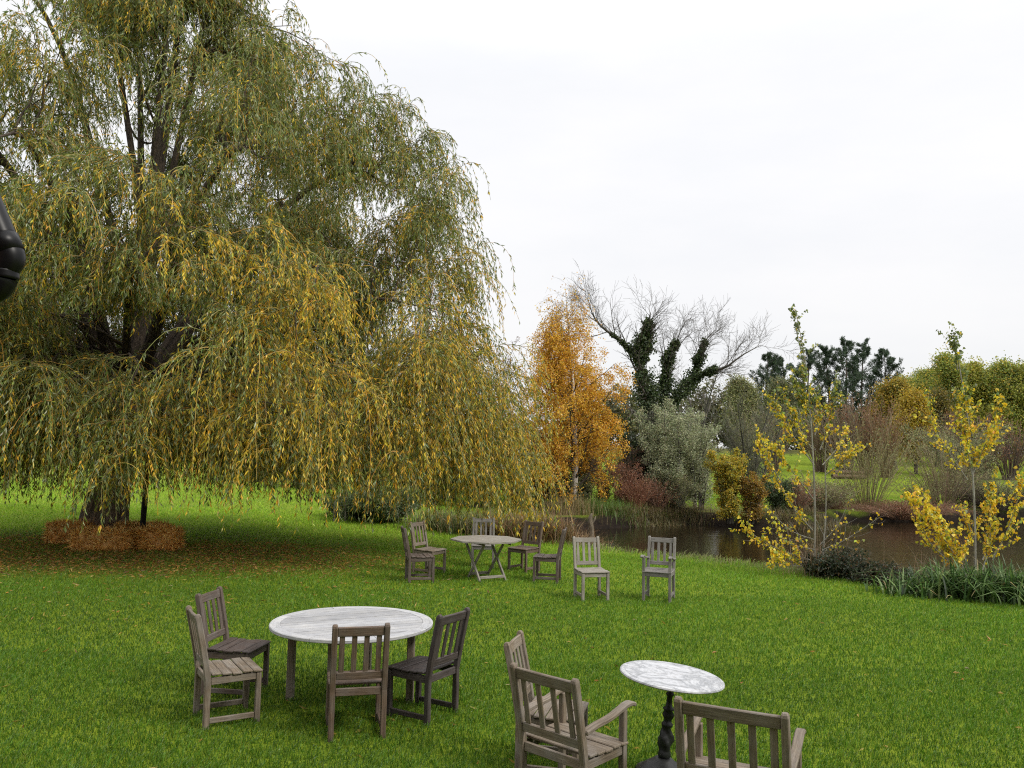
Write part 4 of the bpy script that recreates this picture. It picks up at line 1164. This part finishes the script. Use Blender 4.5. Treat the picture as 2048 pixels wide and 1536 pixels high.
# the wood across the field
pines = [(1535, 712, 92), (1572, 722, 98), (1612, 705, 94), (1655, 700, 90), (1690, 684, 88), (1722, 690, 94), (1768, 704, 90)]
plab = ['leftmost small pine of the distant row beside the bare trees', 'short dark pine just left of the tall sapling tip', 'pine seen behind the upper leaves of the left sapling', 'pine at the left of the tight distant pine clump', 'tallest pine in the middle of the distant clump', 'dense pine just right of the tallest pine', 'last pine at the right end of the distant row']
def pine(label, u, v, Y, seed):
    rg = rng_of(seed)
    top = at_y(u, v, Y); x = top[0]; z = g0(x, Y); h = top[2] - z
    root = empty('pine_tree', label, 'tree', (x, Y, z), 0, 'dark pines across the field')
    tp = resample([(0, 0, -.1), (rg.normal() * .15, 0, h * .5), (rg.normal() * .2, 0, h)], 10)
    tr = MB(); tr.smooth = True; tubes(tr, tp[None], np.linspace(.2, .03, 10)[None], 7); tr.build('trunk', M_BARK, root)
    L, LR = tp[None], np.linspace(.2, .03, 10)[None]
    B, RB, _ = spawn(L, LR, 52, rg, .32, .995, (50, 82), (1.5, 3.3), 6, .1, (0, 0, .08), .35, .02, .3, bylen=False)
    tz = np.clip(B[:, 0, 2] / h, 0, 1); B = B[:, :1] + (B - B[:, :1]) * np.interp(tz, [.35, .55, .85, 1], [.75, 1, .80, .35])[:, None, None]
    C, RC, _ = spawn(B, RB, 8, rg, .3, 1., (25, 55), (.25, .45), 4, .1, (0, 0, .08), .5, .012, .4)
    tw = MB(); tubes(tw, B, RB, 4); tubes(tw, C, RC, 3); tw.build('branches', M_BARK, root)
    lf = MB(); pos, tan, oi, tt = pick(C, 34, rg, .15, 1.); N = len(pos)
    leaves(lf, pos + rg.normal(size=pos.shape) * .07, tan * .4 + rg.normal(size=(N, 3)) + np.array([0, 0, .4]), rg.uniform(.14, .26, N), rg.uniform(.04, .07, N), palette(PINE[0], PINE[1], N, rg), rg)
    lf.build('needles', M_LEAF, root)
for i, ((u, v, Y), lab) in enumerate(zip(pines, plab)): pine(lab, u, v, Y, 100 + i)

wood = [  # px, top py, distance, spread, palette, label
    (1835, 770, 80, 3.0, MIX, 'green wood tree nearest the pine clump on its right'),
    (1900, 722, 78, 3.2, MIX, 'tallest green wood tree behind the tip of the right sapling'),
    (1955, 748, 76, 3.2, ([(.26, .29, .05), (.43, .42, .07), (.50, .42, .06)], [3, 3, 1]), 'yellow-green wood tree right of the right sapling tip'),
    (2005, 740, 74, 3.2, MIX, 'broad green wood tree second from the right edge'),
    (2060, 745, 72, 3.2, ([(.25, .28, .05), (.41, .40, .065)], [3, 2]), 'olive wood tree cut by the right edge of the photo'),
    (1870, 800, 74, 2.4, ([(.26, .19, .03), (.16, .14, .03), (.10, .10, .03)], [2, 2, 2]), 'low golden tree in front of the green wood'),
    (1790, 775, 70, 2.3, ([(.42, .28, .03), (.31, .25, .036), (.19, .19, .036)], [3, 2, 2]), 'yellow birch sapling clump left of the wood'),
    (1830, 800, 66, 1.9, ([(.46, .32, .03), (.33, .26, .036)], [3, 2]), 'brightest yellow birch in front of the wood'),
    (1812, 772, 88, 3.6, MIX, 'small green tree filling the gap right of the pine row'),
    (1858, 752, 90, 3.8, MIX, 'green tree at the back of the wood, left part'),
    (1928, 742, 92, 4.0, ([(.25, .28, .05), (.41, .40, .065)], [3, 2]), 'pale green tree at the back of the wood, middle part'),
    (1985, 752, 90, 4.0, MIX, 'green tree at the back of the wood, right part'),
    (2034, 748, 92, 4.0, MIX, 'hindmost green tree by the right edge of the photo'),
    (1480, 772, 80, 3.0, OLIVE, 'olive tree low behind the lichen-covered bare tree'),
    (1560, 778, 76, 2.8, ([(.15, .165, .07), (.21, .20, .09), (.10, .115, .05)], [3, 2, 2]), 'dull olive tree below the leftmost pines'),
]
for i, (u, v, Y, s_, pal, lab) in enumerate(wood):
    top = at_y(u, v, Y); zz = g0(top[0], Y)
    woody('woodland_tree', lab, 'tree', top[0], Y, top[2] - zz, s_, 130 + i, 1, pal, 20000, (.13, .22), .7, k=(24, 8, 5), r0=.16, rmin=.012, t0=.18, twigc=(.09, .07, .05), group='leafy trees of the wood across the field')
scrub = [(1500, 800, 62), (1545, 808, 64), (1640, 800, 66), (1690, 790, 64), (1730, 785, 64), (1770, 800, 62), (1920, 830, 64), (1965, 835, 62), (2015, 830, 62)]
slab = ['grey thicket below the olive trees left of the left sapling', 'brown thicket behind the left sapling trunk', 'brown thicket under the tall pine clump, left half', 'thin upright brown stems below the tallest pine', 'dense reddish upright thicket below the last pine', 'brown thicket beside the yellow birch clump', 'dark brown thicket left of the right sapling crown', 'dark brown thicket behind the right sapling crown', 'dark brown thicket by the right edge under the wood']
for i, ((u, v, Y), lab) in enumerate(zip(scrub, slab)):
    top = at_y(u, v, Y); zz = g0(top[0], Y)
    fan('sapling_thicket', lab, 'shrub', top[0], Y, top[2] - zz, 2.0, 160 + i, 70, [(.17, .15, .10), (.17, .12, .085), (.18, .12, .08), (.21, .165, .12), (.21, .13, .08), (.19, .13, .075), (.13, .09, .07), (.13, .09, .07), (.12, .085, .07)][i],
        group='leafless thickets at the far field edge', leaf=RUST if i > 2 else OLIVE, nleaf=1500, lsize=(.09, .15), r=.035, flat=.8)
# a far-off tree line closing the view
def tree_line(name, label, xs, Y, hmin, hmax, seed, pal, step, cnt):
    rg = rng_of(seed)
    mb_ = MB()
    x = xs[0]
    while x < xs[1]:
        h = rg.uniform(hmin, hmax); w_ = rg.uniform(2.2, 4.0); yy = Y + rg.uniform(-4, 4); zz = g0(x, yy)
        d = norm(rg.normal(size=(cnt, 3))) * (rg.uniform(0, 1, (cnt, 1)) ** .4)
        p_ = np.array([x, yy, zz + h * .42]) + d * np.array([w_, w_, h * .52]) * (1 + .2 * np.sin(d[:, :1] * 8 + x) + .15 * np.sin(d[:, 2:] * 9 + x))
        c = palette(pal[0], pal[1], cnt, rg) * rg.uniform(.8, 1.2)
        leaves(mb_, p_, rg.normal(size=(cnt, 3)), rg.uniform(.3, .6, cnt), rg.uniform(.2, .4, cnt), c, rg)
        x += step * rg.uniform(.7, 1.3)
    tag(mb_.build(name, M_LEAF), label, 'woodland', kind='stuff')
tree_line('far_woodland', 'far-off mass of woodland closing the field behind the wood', (8, 75), 108, 6.0, 9.0, 201, ([(.13, .145, .05), (.20, .18, .07), (.095, .11, .044)], [2, 2, 2]), 2.4, 2200)
tree_line('far_hedgerow', 'far-off hedgerow seen under the willow', (-75, 6), 95, 2.4, 5.0, 202, ([(.10, .12, .05), (.15, .145, .065), (.07, .085, .035)], [2, 2, 2]), 3.4, 1100)

# hedges and shrubs glimpsed behind the willow
hd = [(520, 960, 50, 1.8, 2.6, OLIVE, 'pale scrubby bush far behind the willow, left of centre'), (590, 965, 46, 1.5, 2.4, GREYG, 'grey-green scrub bush behind the hanging willow fringe'), (655, 965, 44, 1.7, 2.4, DARKG, 'dark scrub bush behind the middle of the willow'),
      (740, 950, 38, 2.4, 2.2, DARKG, 'taller dark bush behind the right half of the willow'), (820, 930, 36, 3.0, 2.0, DARKG, 'dark evergreen bush behind the willow near the reeds'), (900, 900, 37, 3.4, 2.0, OLIVE, 'olive bush behind the willow curtain left of the bare trees'), (960, 880, 39, 3.6, 2.0, OLIVE, 'tall scrub bush behind the right edge of the willow')]
for i, (u, v, Y, h, s_, pal, lab) in enumerate(hd):
    p_ = at_y(u, 900, Y)
    woody('scrub_bush', lab, 'shrub', p_[0], Y, h, s_ * .7, 220 + i, 9, pal, 8000, (.07, .12), .6, k=(11, 6, 4), r0=.04, t0=.08, rmin=.006)
for i, (u, v, h, s_, lab) in enumerate([(725, 1040, .75, 1.0, 'dark nettle clump on the lawn edge left of the reeds'), (780, 1045, .85, 1.1, 'green nettle clump against the first reeds'), (690, 1032, .5, .7, 'low weed patch by the wire tree guard')]):
    p_ = at_z(u, v, 0.)
    woody('nettle_clump', lab, 'plant', p_[0], p_[1], h, s_, 240 + i, 30, ([(.08, .125, .04), (.13, .175, .065), (.20, .23, .12)], [3, 2, 1]), 7000, (.05, .09), .6, k=(8, 5, 3), r0=.008, t0=.1, levels=2, rmin=.003)

# ------------------------------------------------------------------ reeds, sedge and bank plants
def blades(name, label, cat, x, y, n, hgt, spread, width, cols, seed, bend=.5, group=None, z=None, flat=.7):
    rg = rng_of(seed); z = g0(x, y) if z is None else z
    root_xy = np.stack([rg.normal(size=n) * spread * .45, rg.normal(size=n) * spread * .45 * flat], -1)
    h = hgt * rg.uniform(.5, 1.05, n)
    q = rg.uniform(0, 2 * math.pi, n)
    d = np.stack([np.cos(q), np.sin(q), np.zeros(n)], -1)
    side = np.stack([-np.sin(q), np.cos(q), np.zeros(n)], -1)
    bnd = bend * rg.uniform(.15, 1.3, n)
    gz = terrain(root_xy[:, 0] + x, root_xy[:, 1] + y) - z
    k = 6
    ts = np.linspace(0, 1, k)
    V = []
    for t_ in ts:
        c = np.stack([root_xy[:, 0], root_xy[:, 1], gz - .03], -1) + d * (h * bnd * t_ ** 2)[:, None] + np.array([0, 0, 1.]) * (h * (t_ - .45 * bnd * t_ ** 3))[:, None]
        w_ = width * (1 - t_ ** 2.2 * .95) * rg.uniform(.8, 1.2, n)
        V.append(np.stack([c - side * w_[:, None] / 2, c + side * w_[:, None] / 2], 1))
    V = np.stack(V, 1)
    i_ = np.arange(n * k * 2).reshape(n, k, 2)
    F_ = np.stack([i_[:, :-1, 0], i_[:, :-1, 1], i_[:, 1:, 1], i_[:, 1:, 0]], -1).reshape(-1, 4)
    mb_ = MB(); mb_.add(V.reshape(-1, 3), F_, np.repeat(palette(cols[0], cols[1], n, rg), k * 2, 0))
    o = mb_.build(name, M_GRASS, None, (x, y, z))
    return tag(o, label, cat, group)
TAN = ([(.30, .19, .09), (.22, .125, .05), (.36, .27, .15), (.12, .13, .04), (.16, .075, .03)], [3, 3, 1.6, 1.6, 1.5])
GTAN = ([(.085, .12, .03), (.14, .16, .05), (.26, .18, .08), (.06, .09, .025)], [3, 2, 2, 2])
IRIS = ([(0.050, 0.105, 0.022), (0.088, 0.165, 0.037), (0.187, 0.264, 0.094), (0.024, 0.051, 0.013), (0.330, 0.275, 0.121)], [3, 3, 1.6, 1.6, .3])
reed = [(880, 1068, 24.5, .85, GTAN, 'green and tan reed clump behind the left chairs of the folding table'), (950, 1075, 23.8, .95, GTAN, 'reed clump behind the grey chair at the folding table'), (1015, 1078, 23.4, 1.05, TAN, 'rusty reed clump behind the folding table chairs'),
        (1075, 1082, 22.8, 1.2, TAN, 'tan reed clump behind the chair in profile'), (1130, 1085, 22.6, 1.1, TAN, 'pale tan reed clump beside the weathered stump'), (1160, 1062, 26.5, 1.1, TAN, 'straw-coloured reed clump behind the stump under the birch')]
for i, (u, v, Y, h, pal, lab) in enumerate(reed):
    p_ = at_y(u, v, Y)
    blades('reed_clump', lab, 'reeds', p_[0], Y, 850, h, 1.05, .014, pal, 260 + i, .95, 'reeds at the near end of the pond')
blades('sedge_tuft', 'bright green grass tuft on the far bank right of the stump', 'grass clump', 3.6, 33.0, 1500, .8, 1.5, .012, ([(.10, .19, .025), (.14, .22, .04)], [1, 1]), 270, .6)
blades('sedge_tuft', 'straw-coloured grass tuft below the birch on the far bank', 'grass clump', 2.3, 32.2, 900, 1.0, 1.1, .012, ([(.34, .26, .13), (.25, .2, .08)], [1, 1]), 271, .5)
for lab, x, y, sd_ in DEFER:
    blades('sedge_tuft', lab, 'grass clump', x, y, 900, .62, 1.5, .014, BROWNG, sd_, 1.2, flat=.35)
irs = [(7.55, 15.1, 'sedge clump at the left end of the iris bed on the near bank'), (8.15, 14.95, 'dark green iris clump below the right sapling'), (8.9, 14.65, 'tall dark green iris clump right of the sapling foot'), (9.7, 14.45, 'dark green iris clump at the right edge of the photo')]
for i, (x, y, lab) in enumerate(irs):
    blades('iris_clump', lab, 'plant', x, y, 560 if i else 380, .86 if i else .55, .85, .034, IRIS, 280 + i, 1.15, 'iris clumps on the near bank', z=-.15)
dry = [(8.3, 15.9, 'dry pale grass stalks left of the right sapling'), (9.7, 15.7, 'dry pale grass stalks right of the right sapling'), (6.4, 17.3, 'brown dead stalks at the foot of the left sapling')]
for i, (x, y, lab) in enumerate(dry):
    blades('dry_stalks', lab, 'grass clump', x, y, 130, 1.25, .8, .008, ([(.33, .24, .15), (.22, .15, .08)], [1, 1]), 290 + i, .7, z=-.3)
woody('bramble_bush', 'dark green bramble bush at the foot of the left sapling', 'shrub', 6.7, 17.1, .55, .65, 300, 22, ([(.035, .05, .024), (.06, .075, .04), (.10, .10, .06), (.18, .10, .04)], [3, 3, 1, .6]), 9000, (.04, .07), .7, k=(9, 6, 3), r0=.008, levels=2, t0=.1, rmin=.003, z=-.3)
woody('bramble_bush', 'low straggling bramble between the two saplings', 'shrub', 7.4, 16.2, .4, .6, 301, 20, ([(.04, .055, .025), (.08, .085, .045), (.16, .10, .05)], [3, 2, 1]), 6000, (.04, .07), .7, k=(9, 6, 3), r0=.008, levels=2, t0=.1, rmin=.003, z=-.3)

# two young poplars on the near bank
def sapling(label, x, y, z, trunk, boughs, seed, nl, twin=None):
    rg = rng_of(seed)
    base = np.array([x, y, z])
    root = empty('poplar_sapling', label, 'tree', tuple(base), 0, 'yellow-leaved poplar saplings')
    T = resample([at_y(u, v, y) for u, v in trunk], 14) - base
    tr = MB(); tr.smooth = True
    tubes(tr, T[None], np.linspace(.024, .004, 14)[None], 8)
    if twin is not None:
        T2 = resample([at_y(u, v, y + .3) for u, v in twin], 14) - base
        tubes(tr, T2[None], np.linspace(.022, .004, 14)[None], 7)
    tr.build('trunk', M_PALE, root)
    Ls, dens = [], []
    for pts, dn in boughs:
        dy = rg.uniform(-.5, .5)
        q = np.array([at_y(u, v, y + dy * i / max(1, len(pts) - 1)) for i, (u, v) in enumerate(pts)]) - base
        Ls.append(resample(q, 10)); dens.append(dn)
    Ls = np.array(Ls); dens = np.array(dens)
    LR = np.tile(np.linspace(.013, .003, 10), (len(Ls), 1))
    br = MB(); br.smooth = True; tubes(br, Ls, LR, 5)
    C, RC, oc = spawn(Ls, LR, 16, rg, .12, 1., (20, 62), (.14, .58), 5, .1, (0, 0, .12), .5, .0025, .5, bylen=False)
    tubes(br, C, RC, 3); br.build('branches', M_PALE, root)
    lf = MB()
    for Q, k, own in ((C, nl, oc), (Ls, nl * 3, np.arange(len(Ls)))):
        pos, tan, oi, tt = pick(Q, k, rg, .1, 1.)
        keep = rg.uniform(size=len(pos)) < dens[own[oi]]
        pos, tan = pos[keep], tan[keep]; N = len(pos)
        # heart-shaped leaves hang from their stalks
        zrel = pos[:, 2]
        hi = np.interp(zrel, [zrel.min(), 3.4, 4.6], [0, .15, .9])
        col = palette([(.80, .58, .030), (.72, .56, .035), (.74, .42, .022), (.52, .50, .05), (.32, .38, .06)], [3, 3, 1.6, 1.8, .8], N, rg)
        grn = palette([(.12, .16, .05), (.19, .24, .06), (.28, .31, .07)], [2, 2, 1], N, rg)
        col = np.where((rg.uniform(size=N) < hi)[:, None], grn, col)
        d = norm(rg.normal(size=(N, 3)) * .6 + np.array([0, 0, -.9]))
        st_ = rg.uniform(.02, .05, (N, 1)); pos = pos + norm(rg.normal(size=(N, 3))) * st_
        rnd = rg.normal(size=(N, 3)); s = norm(np.cross(d, rnd)); nn = np.cross(s, d)
        l_ = rg.uniform(.038, .070, N)[:, None]
        V = np.stack([pos, pos + s * l_ * .42 + d * l_ * .10, pos + s * l_ * .40 + d * l_ * .5, pos + d * l_ * 1.05 + nn * l_ * .2, pos - s * l_ * .40 + d * l_ * .5, pos - s * l_ * .42 + d * l_ * .10], 1)
        lf.add(V.reshape(-1, 3), np.arange(N * 6).reshape(N, 6), np.repeat(col, 6, 0))
    lf.build('foliage', M_LEAF, root)
M_PALE = bark_mat('pale_sapling_bark', (.13, .12, .095), (.29, .28, .235), 6, .2)
sapling('taller yellow poplar sapling with two pale trunks left of the iris bed', 6.3, 17.4, -.45,
        [(1628, 1165), (1630, 1060), (1628, 960), (1623, 860), (1615, 760), (1605, 690), (1597, 650), (1590, 618)],
        [([(1628, 930), (1585, 870), (1560, 830), (1545, 800)], 1.), ([(1625, 900), (1600, 860), (1580, 820), (1565, 780)], 1.), ([(1622, 850), (1605, 800), (1590, 760)], 1.), ([(1620, 830), (1610, 790), (1606, 740)], 1.), ([(1612, 760), (1604, 710), (1592, 660), (1588, 622)], .75),
         ([(1640, 900), (1658, 850), (1668, 810), (1668, 770)], 1.), ([(1645, 930), (1680, 890), (1700, 860)], .35), ([(1625, 1060), (1590, 1020), (1555, 960), (1530, 905)], .8), ([(1628, 1000), (1590, 950), (1560, 910), (1545, 890)], .8), ([(1560, 960), (1530, 910), (1515, 880)], .7),
         ([(1630, 1080), (1580, 1060), (1530, 1010)], .12), ([(1632, 1100), (1575, 1085), (1545, 1040)], .35), ([(1640, 1090), (1675, 1050), (1700, 1000)], .05), ([(1645, 1100), (1690, 1080), (1758, 1035)], .12), ([(1620, 1120), (1560, 1100), (1515, 1075), (1490, 1055)], .8),
         ([(1630, 870), (1640, 830), (1632, 790)], .8), ([(1650, 950), (1690, 920), (1712, 900)], .5), ([(1605, 1130), (1570, 1110), (1548, 1120)], .8)], 331, 18,
        twin=[(1640, 1160), (1648, 1080), (1652, 1000), (1650, 920), (1655, 860)])
sapling('shorter yellow poplar sapling rising out of the iris bed', 8.85, 15.9, -.35,
        [(1950, 1160), (1950, 1060), (1946, 960), (1938, 860), (1930, 800), (1920, 740), (1912, 690), (1908, 675)],
        [([(1944, 950), (1935, 890), (1940, 830), (1930, 770)], 1.), ([(1940, 900), (1925, 850), (1918, 800)], 1.), ([(1945, 950), (1965, 900), (1985, 860), (1995, 800)], .9), ([(1942, 930), (1970, 895), (1990, 870)], .9), ([(1915, 740), (1910, 700), (1908, 678)], .5), ([(1935, 960), (1895, 900), (1870, 850), (1855, 800)], .55),
         ([(1935, 1150), (1900, 1100), (1870, 1050), (1845, 985)], 1.3), ([(1930, 1140), (1890, 1080), (1855, 1020), (1830, 990)], 1.3), ([(1935, 1130), (1905, 1070), (1870, 1020)], 1.3), ([(1965, 1140), (1980, 1080), (1980, 1020), (1985, 965)], 1.3), ([(1965, 1120), (1990, 1060), (1985, 1000)], 1.3),
         ([(1985, 1120), (2015, 1060), (2035, 1000), (2042, 960)], .9), ([(1950, 1100), (1940, 1060), (1930, 1020)], .4), ([(1895, 1120), (1860, 1085), (1840, 1040), (1825, 1000)], .9), ([(1925, 1150), (1905, 1110), (1890, 1090)], 1.3), ([(1945, 880), (1938, 830), (1925, 790)], .9)], 332, 20)

# weathered stump, wire tree guard and log stack
def stump():
    p_ = at_z(1181, 1078, -.1)
    root = empty('broken_stump', 'pale broken stump standing in the reeds at the pond end', 'stump', (p_[0], p_[1], -.2))
    mb_ = MB(); mb_.smooth = True
    P = resample([(0, 0, 0), (.02, 0, .35), (-.02, 0, .62), (.03, 0, .82)], 9)
    tubes(mb_, P[None], np.array([[.11, .10, .085, .08, .078, .07, .062, .045, .015]]), 9, (1.7, 1.5, 1.25)); mb_.build('trunk', M_GREYBARK, root)
    mb_ = MB(); mb_.smooth = True
    tubes(mb_, np.array([[(0, 0, .5), (.10, 0, .62), (.14, 0, .74)]]), np.array([[.04, .03, .01]]), 7, (1.7, 1.5, 1.25)); mb_.build('branch_stub', M_GREYBARK, root)
stump()
def tree_guard():
    p_ = at_z(681, 1042, 0.)
    root = empty('tree_guard', 'small wire tree guard on stakes at the far lawn edge', 'tree guard', (p_[0], p_[1], 0))
    for a in range(4):
        q = R(45 + 90 * a)
        mb_ = MB(); sweep(mb_, [(.25 * math.cos(q), .25 * math.sin(q), -.05), (.25 * math.cos(q), .25 * math.sin(q), .75)], .04, .04, (1, 0, 0), .004); mb_.build('stake', WOODS['grey'], root)
    mb_ = MB()
    w_ = plain_mat('guard_wire', (.2, .2, .2), .5, .6)
    for zz in np.linspace(.1, .68, 7):
        for a in range(4):
            q0, q1 = R(45 + 90 * a), R(135 + 90 * a)
            tubes(mb_, np.array([[(.27 * math.cos(q0), .27 * math.sin(q0), zz), (.27 * math.cos(q1), .27 * math.sin(q1), zz)]]), np.full((1, 2), .005), 4)
    mb_.build('wire_mesh', w_, root)
tree_guard()
def logs():
    Y = 60.
    p_ = at_y(1692, 906, Y); zz = g0(p_[0], Y)
    for i, (dx, dz, L_) in enumerate([(0, .16, 2.2), (.5, .16, 2.0), (.2, .44, 2.1)]):
        lab = ['felled log lying at the left of the low stack across the field', 'felled log lying at the right of the low stack across the field', 'felled log lying on top of the low stack across the field'][i]
        x0 = p_[0] + dx
        root = empty('felled_log', lab, 'log', (x0, Y, zz), 0, 'logs stacked across the field')
        mb_ = MB(); mb_.smooth = True
        yy = [-.17, .17, 0][i]
        tubes(mb_, np.array([resample([(-L_ / 2, yy, dz), (0, yy + .03, dz + .02), (L_ / 2, yy, dz)], 6)]), np.linspace(.17, .14, 6)[None], 10, (1.6, 1.1, .85)); mb_.build('bark', M_GREYBARK, root)
logs()

# ------------------------------------------------------------------ grass and fallen leaves
def lawn_grass():
    rg = rng_of(401)
    mb_ = MB()
    zones = [(3.0, 6.5, 4200, .0052), (6.5, 9.5, 3000, .0060), (9.5, 14, 1500, .0075), (14, 20, 750, .010), (20, 30, 300, .013), (30, 46, 75, .022)]
    for y0, y1, dens, w in zones:
        xm = .70 * y1 + 3.2
        n = int(2 * xm * (y1 - y0) * dens)
        x = rg.uniform(-xm, xm, n); y = rg.uniform(y0, y1, n)
        k = np.abs(x) < .68 * y + 3.0; x, y = x[k], y[k]
        s = pond_sd(x, y); lit_ = litter_mask(x, y)
        k = (s > .30) & (rg.uniform(size=len(x)) > lit_ * .5) & ~((y > 27) & (s < 2)); x, y, s, lit_ = x[k], y[k], s[k], lit_[k]
        n = len(x)
        z = terrain(x, y, s)
        patch = .5 + .22 * np.sin(x * 1.3 + 2 * np.sin(y * .9)) + .2 * np.sin(y * 2.1 + 1.7 * np.sin(x * 1.1)) + .18 * np.sin(x * .45 - y * .6 + 1.5 * np.sin(x * .8)) + .15 * np.sin(x * 4.3 + 2 * np.sin(y * 3.7))
        edge = smooth(1.5, .45, s)
        tuft = .5 + .5 * np.sin(x * 31 + 3 * np.sin(y * 17)) * np.sin(y * 37 + 3 * np.sin(x * 23))
        h = rg.uniform(.028, .058, n) * (.8 + .3 * patch + .3 * tuft) * (1 + edge * 2.0 * rg.uniform(.1, 1, n)) * (1 + .012 * y)
        q = rg.uniform(0, 2 * math.pi, n); ln = rg.uniform(.1, .9, n)
        d = np.stack([np.cos(q), np.sin(q), np.zeros(n)], -1); sd_ = np.stack([-np.sin(q + 1.1), np.cos(q + 1.1), np.zeros(n)], -1)
        b = np.stack([x, y, z - .004], -1)
        ww = (w * rg.uniform(.7, 1.3, n))[:, None]
        m1 = b + d * (h * ln * .35)[:, None] + np.array([0, 0, 1.]) * (h * .6)[:, None]
        tp = b + d * (h * ln)[:, None] + np.array([0, 0, 1.]) * (h * (1 - .3 * ln))[:, None]
        V = np.stack([b - sd_ * ww * .5, b + sd_ * ww * .5, m1 + sd_ * ww * .42, tp, m1 - sd_ * ww * .42], 1)
        i_ = np.arange(n * 5).reshape(n, 5)
        c = palette([(.062, .142, .007), (.084, .180, .009), (.112, .212, .014), (.042, .096, .005), (.19, .22, .04)], [4, 4, 2.2, 1.6, .25], n, rg, .13)
        c = c * (.76 + .24 * patch + .12 * tuft + .14 * smooth(-4, 4, x) + 1.5 * smooth(9, 27, y))[:, None] * np.stack([1 + .25 * smooth(9, 26, y), np.ones(n), np.ones(n)], -1)  # blade colour brightens to the right and far off, painting in stronger light
        pale = palette([(.30, .30, .13), (.22, .27, .07)], [1, 1], n, rg)
        c = np.where((rg.uniform(size=n) < edge * .75)[:, None], pale, c)
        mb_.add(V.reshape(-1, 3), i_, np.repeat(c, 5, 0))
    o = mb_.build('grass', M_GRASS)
    print('grass blades', mb_.n // 5)
    tag(o, 'short bright green grass covering the whole lawn', 'grass', kind='stuff')
lawn_grass()

def fallen_leaves():
    rg = rng_of(411)
    mb_ = MB()
    n = 90000
    x = rg.uniform(-17, 0, n); y = rg.uniform(10.5, 21.5, n)
    pr = litter_mask(x, y) ** 1.5 * .42 + .018 * smooth(2, -6, x) * smooth(10.5, 14, y) + .012
    k = rg.uniform(size=n) < pr; x, y = x[k], y[k]
    x = np.concatenate([x, rg.uniform(-7, 7, 260)]); y = np.concatenate([y, rg.uniform(5, 14, 260)])
    k = pond_sd(x, y) > .8; x, y = x[k], y[k]
    n = len(x)
    p_ = np.stack([x, y, terrain(x, y) + rg.uniform(.015, .045, n)], -1)
    d = rg.normal(size=(n, 3)); d[:, 2] *= .25
    far = litter_mask(x, y)
    col = np.where((rg.uniform(size=n) < .25 + .6 * far)[:, None], palette([(.42, .20, .045), (.28, .13, .03), (.52, .30, .07), (.16, .08, .025)], [3, 3, 1.8, 1.6], n, rg), palette([(.36, .27, .05), (.30, .24, .05)], [2, 1], n, rg))
    l_ = rg.uniform(.05, .11, n)
    leaves(mb_, p_, d, l_, rg.uniform(.014, .03, n), col, rg)
    tag(mb_.build('fallen_leaves', M_LEAF), 'brown and yellow fallen leaves scattered round the willow', 'fallen leaves', kind='stuff')
fallen_leaves()
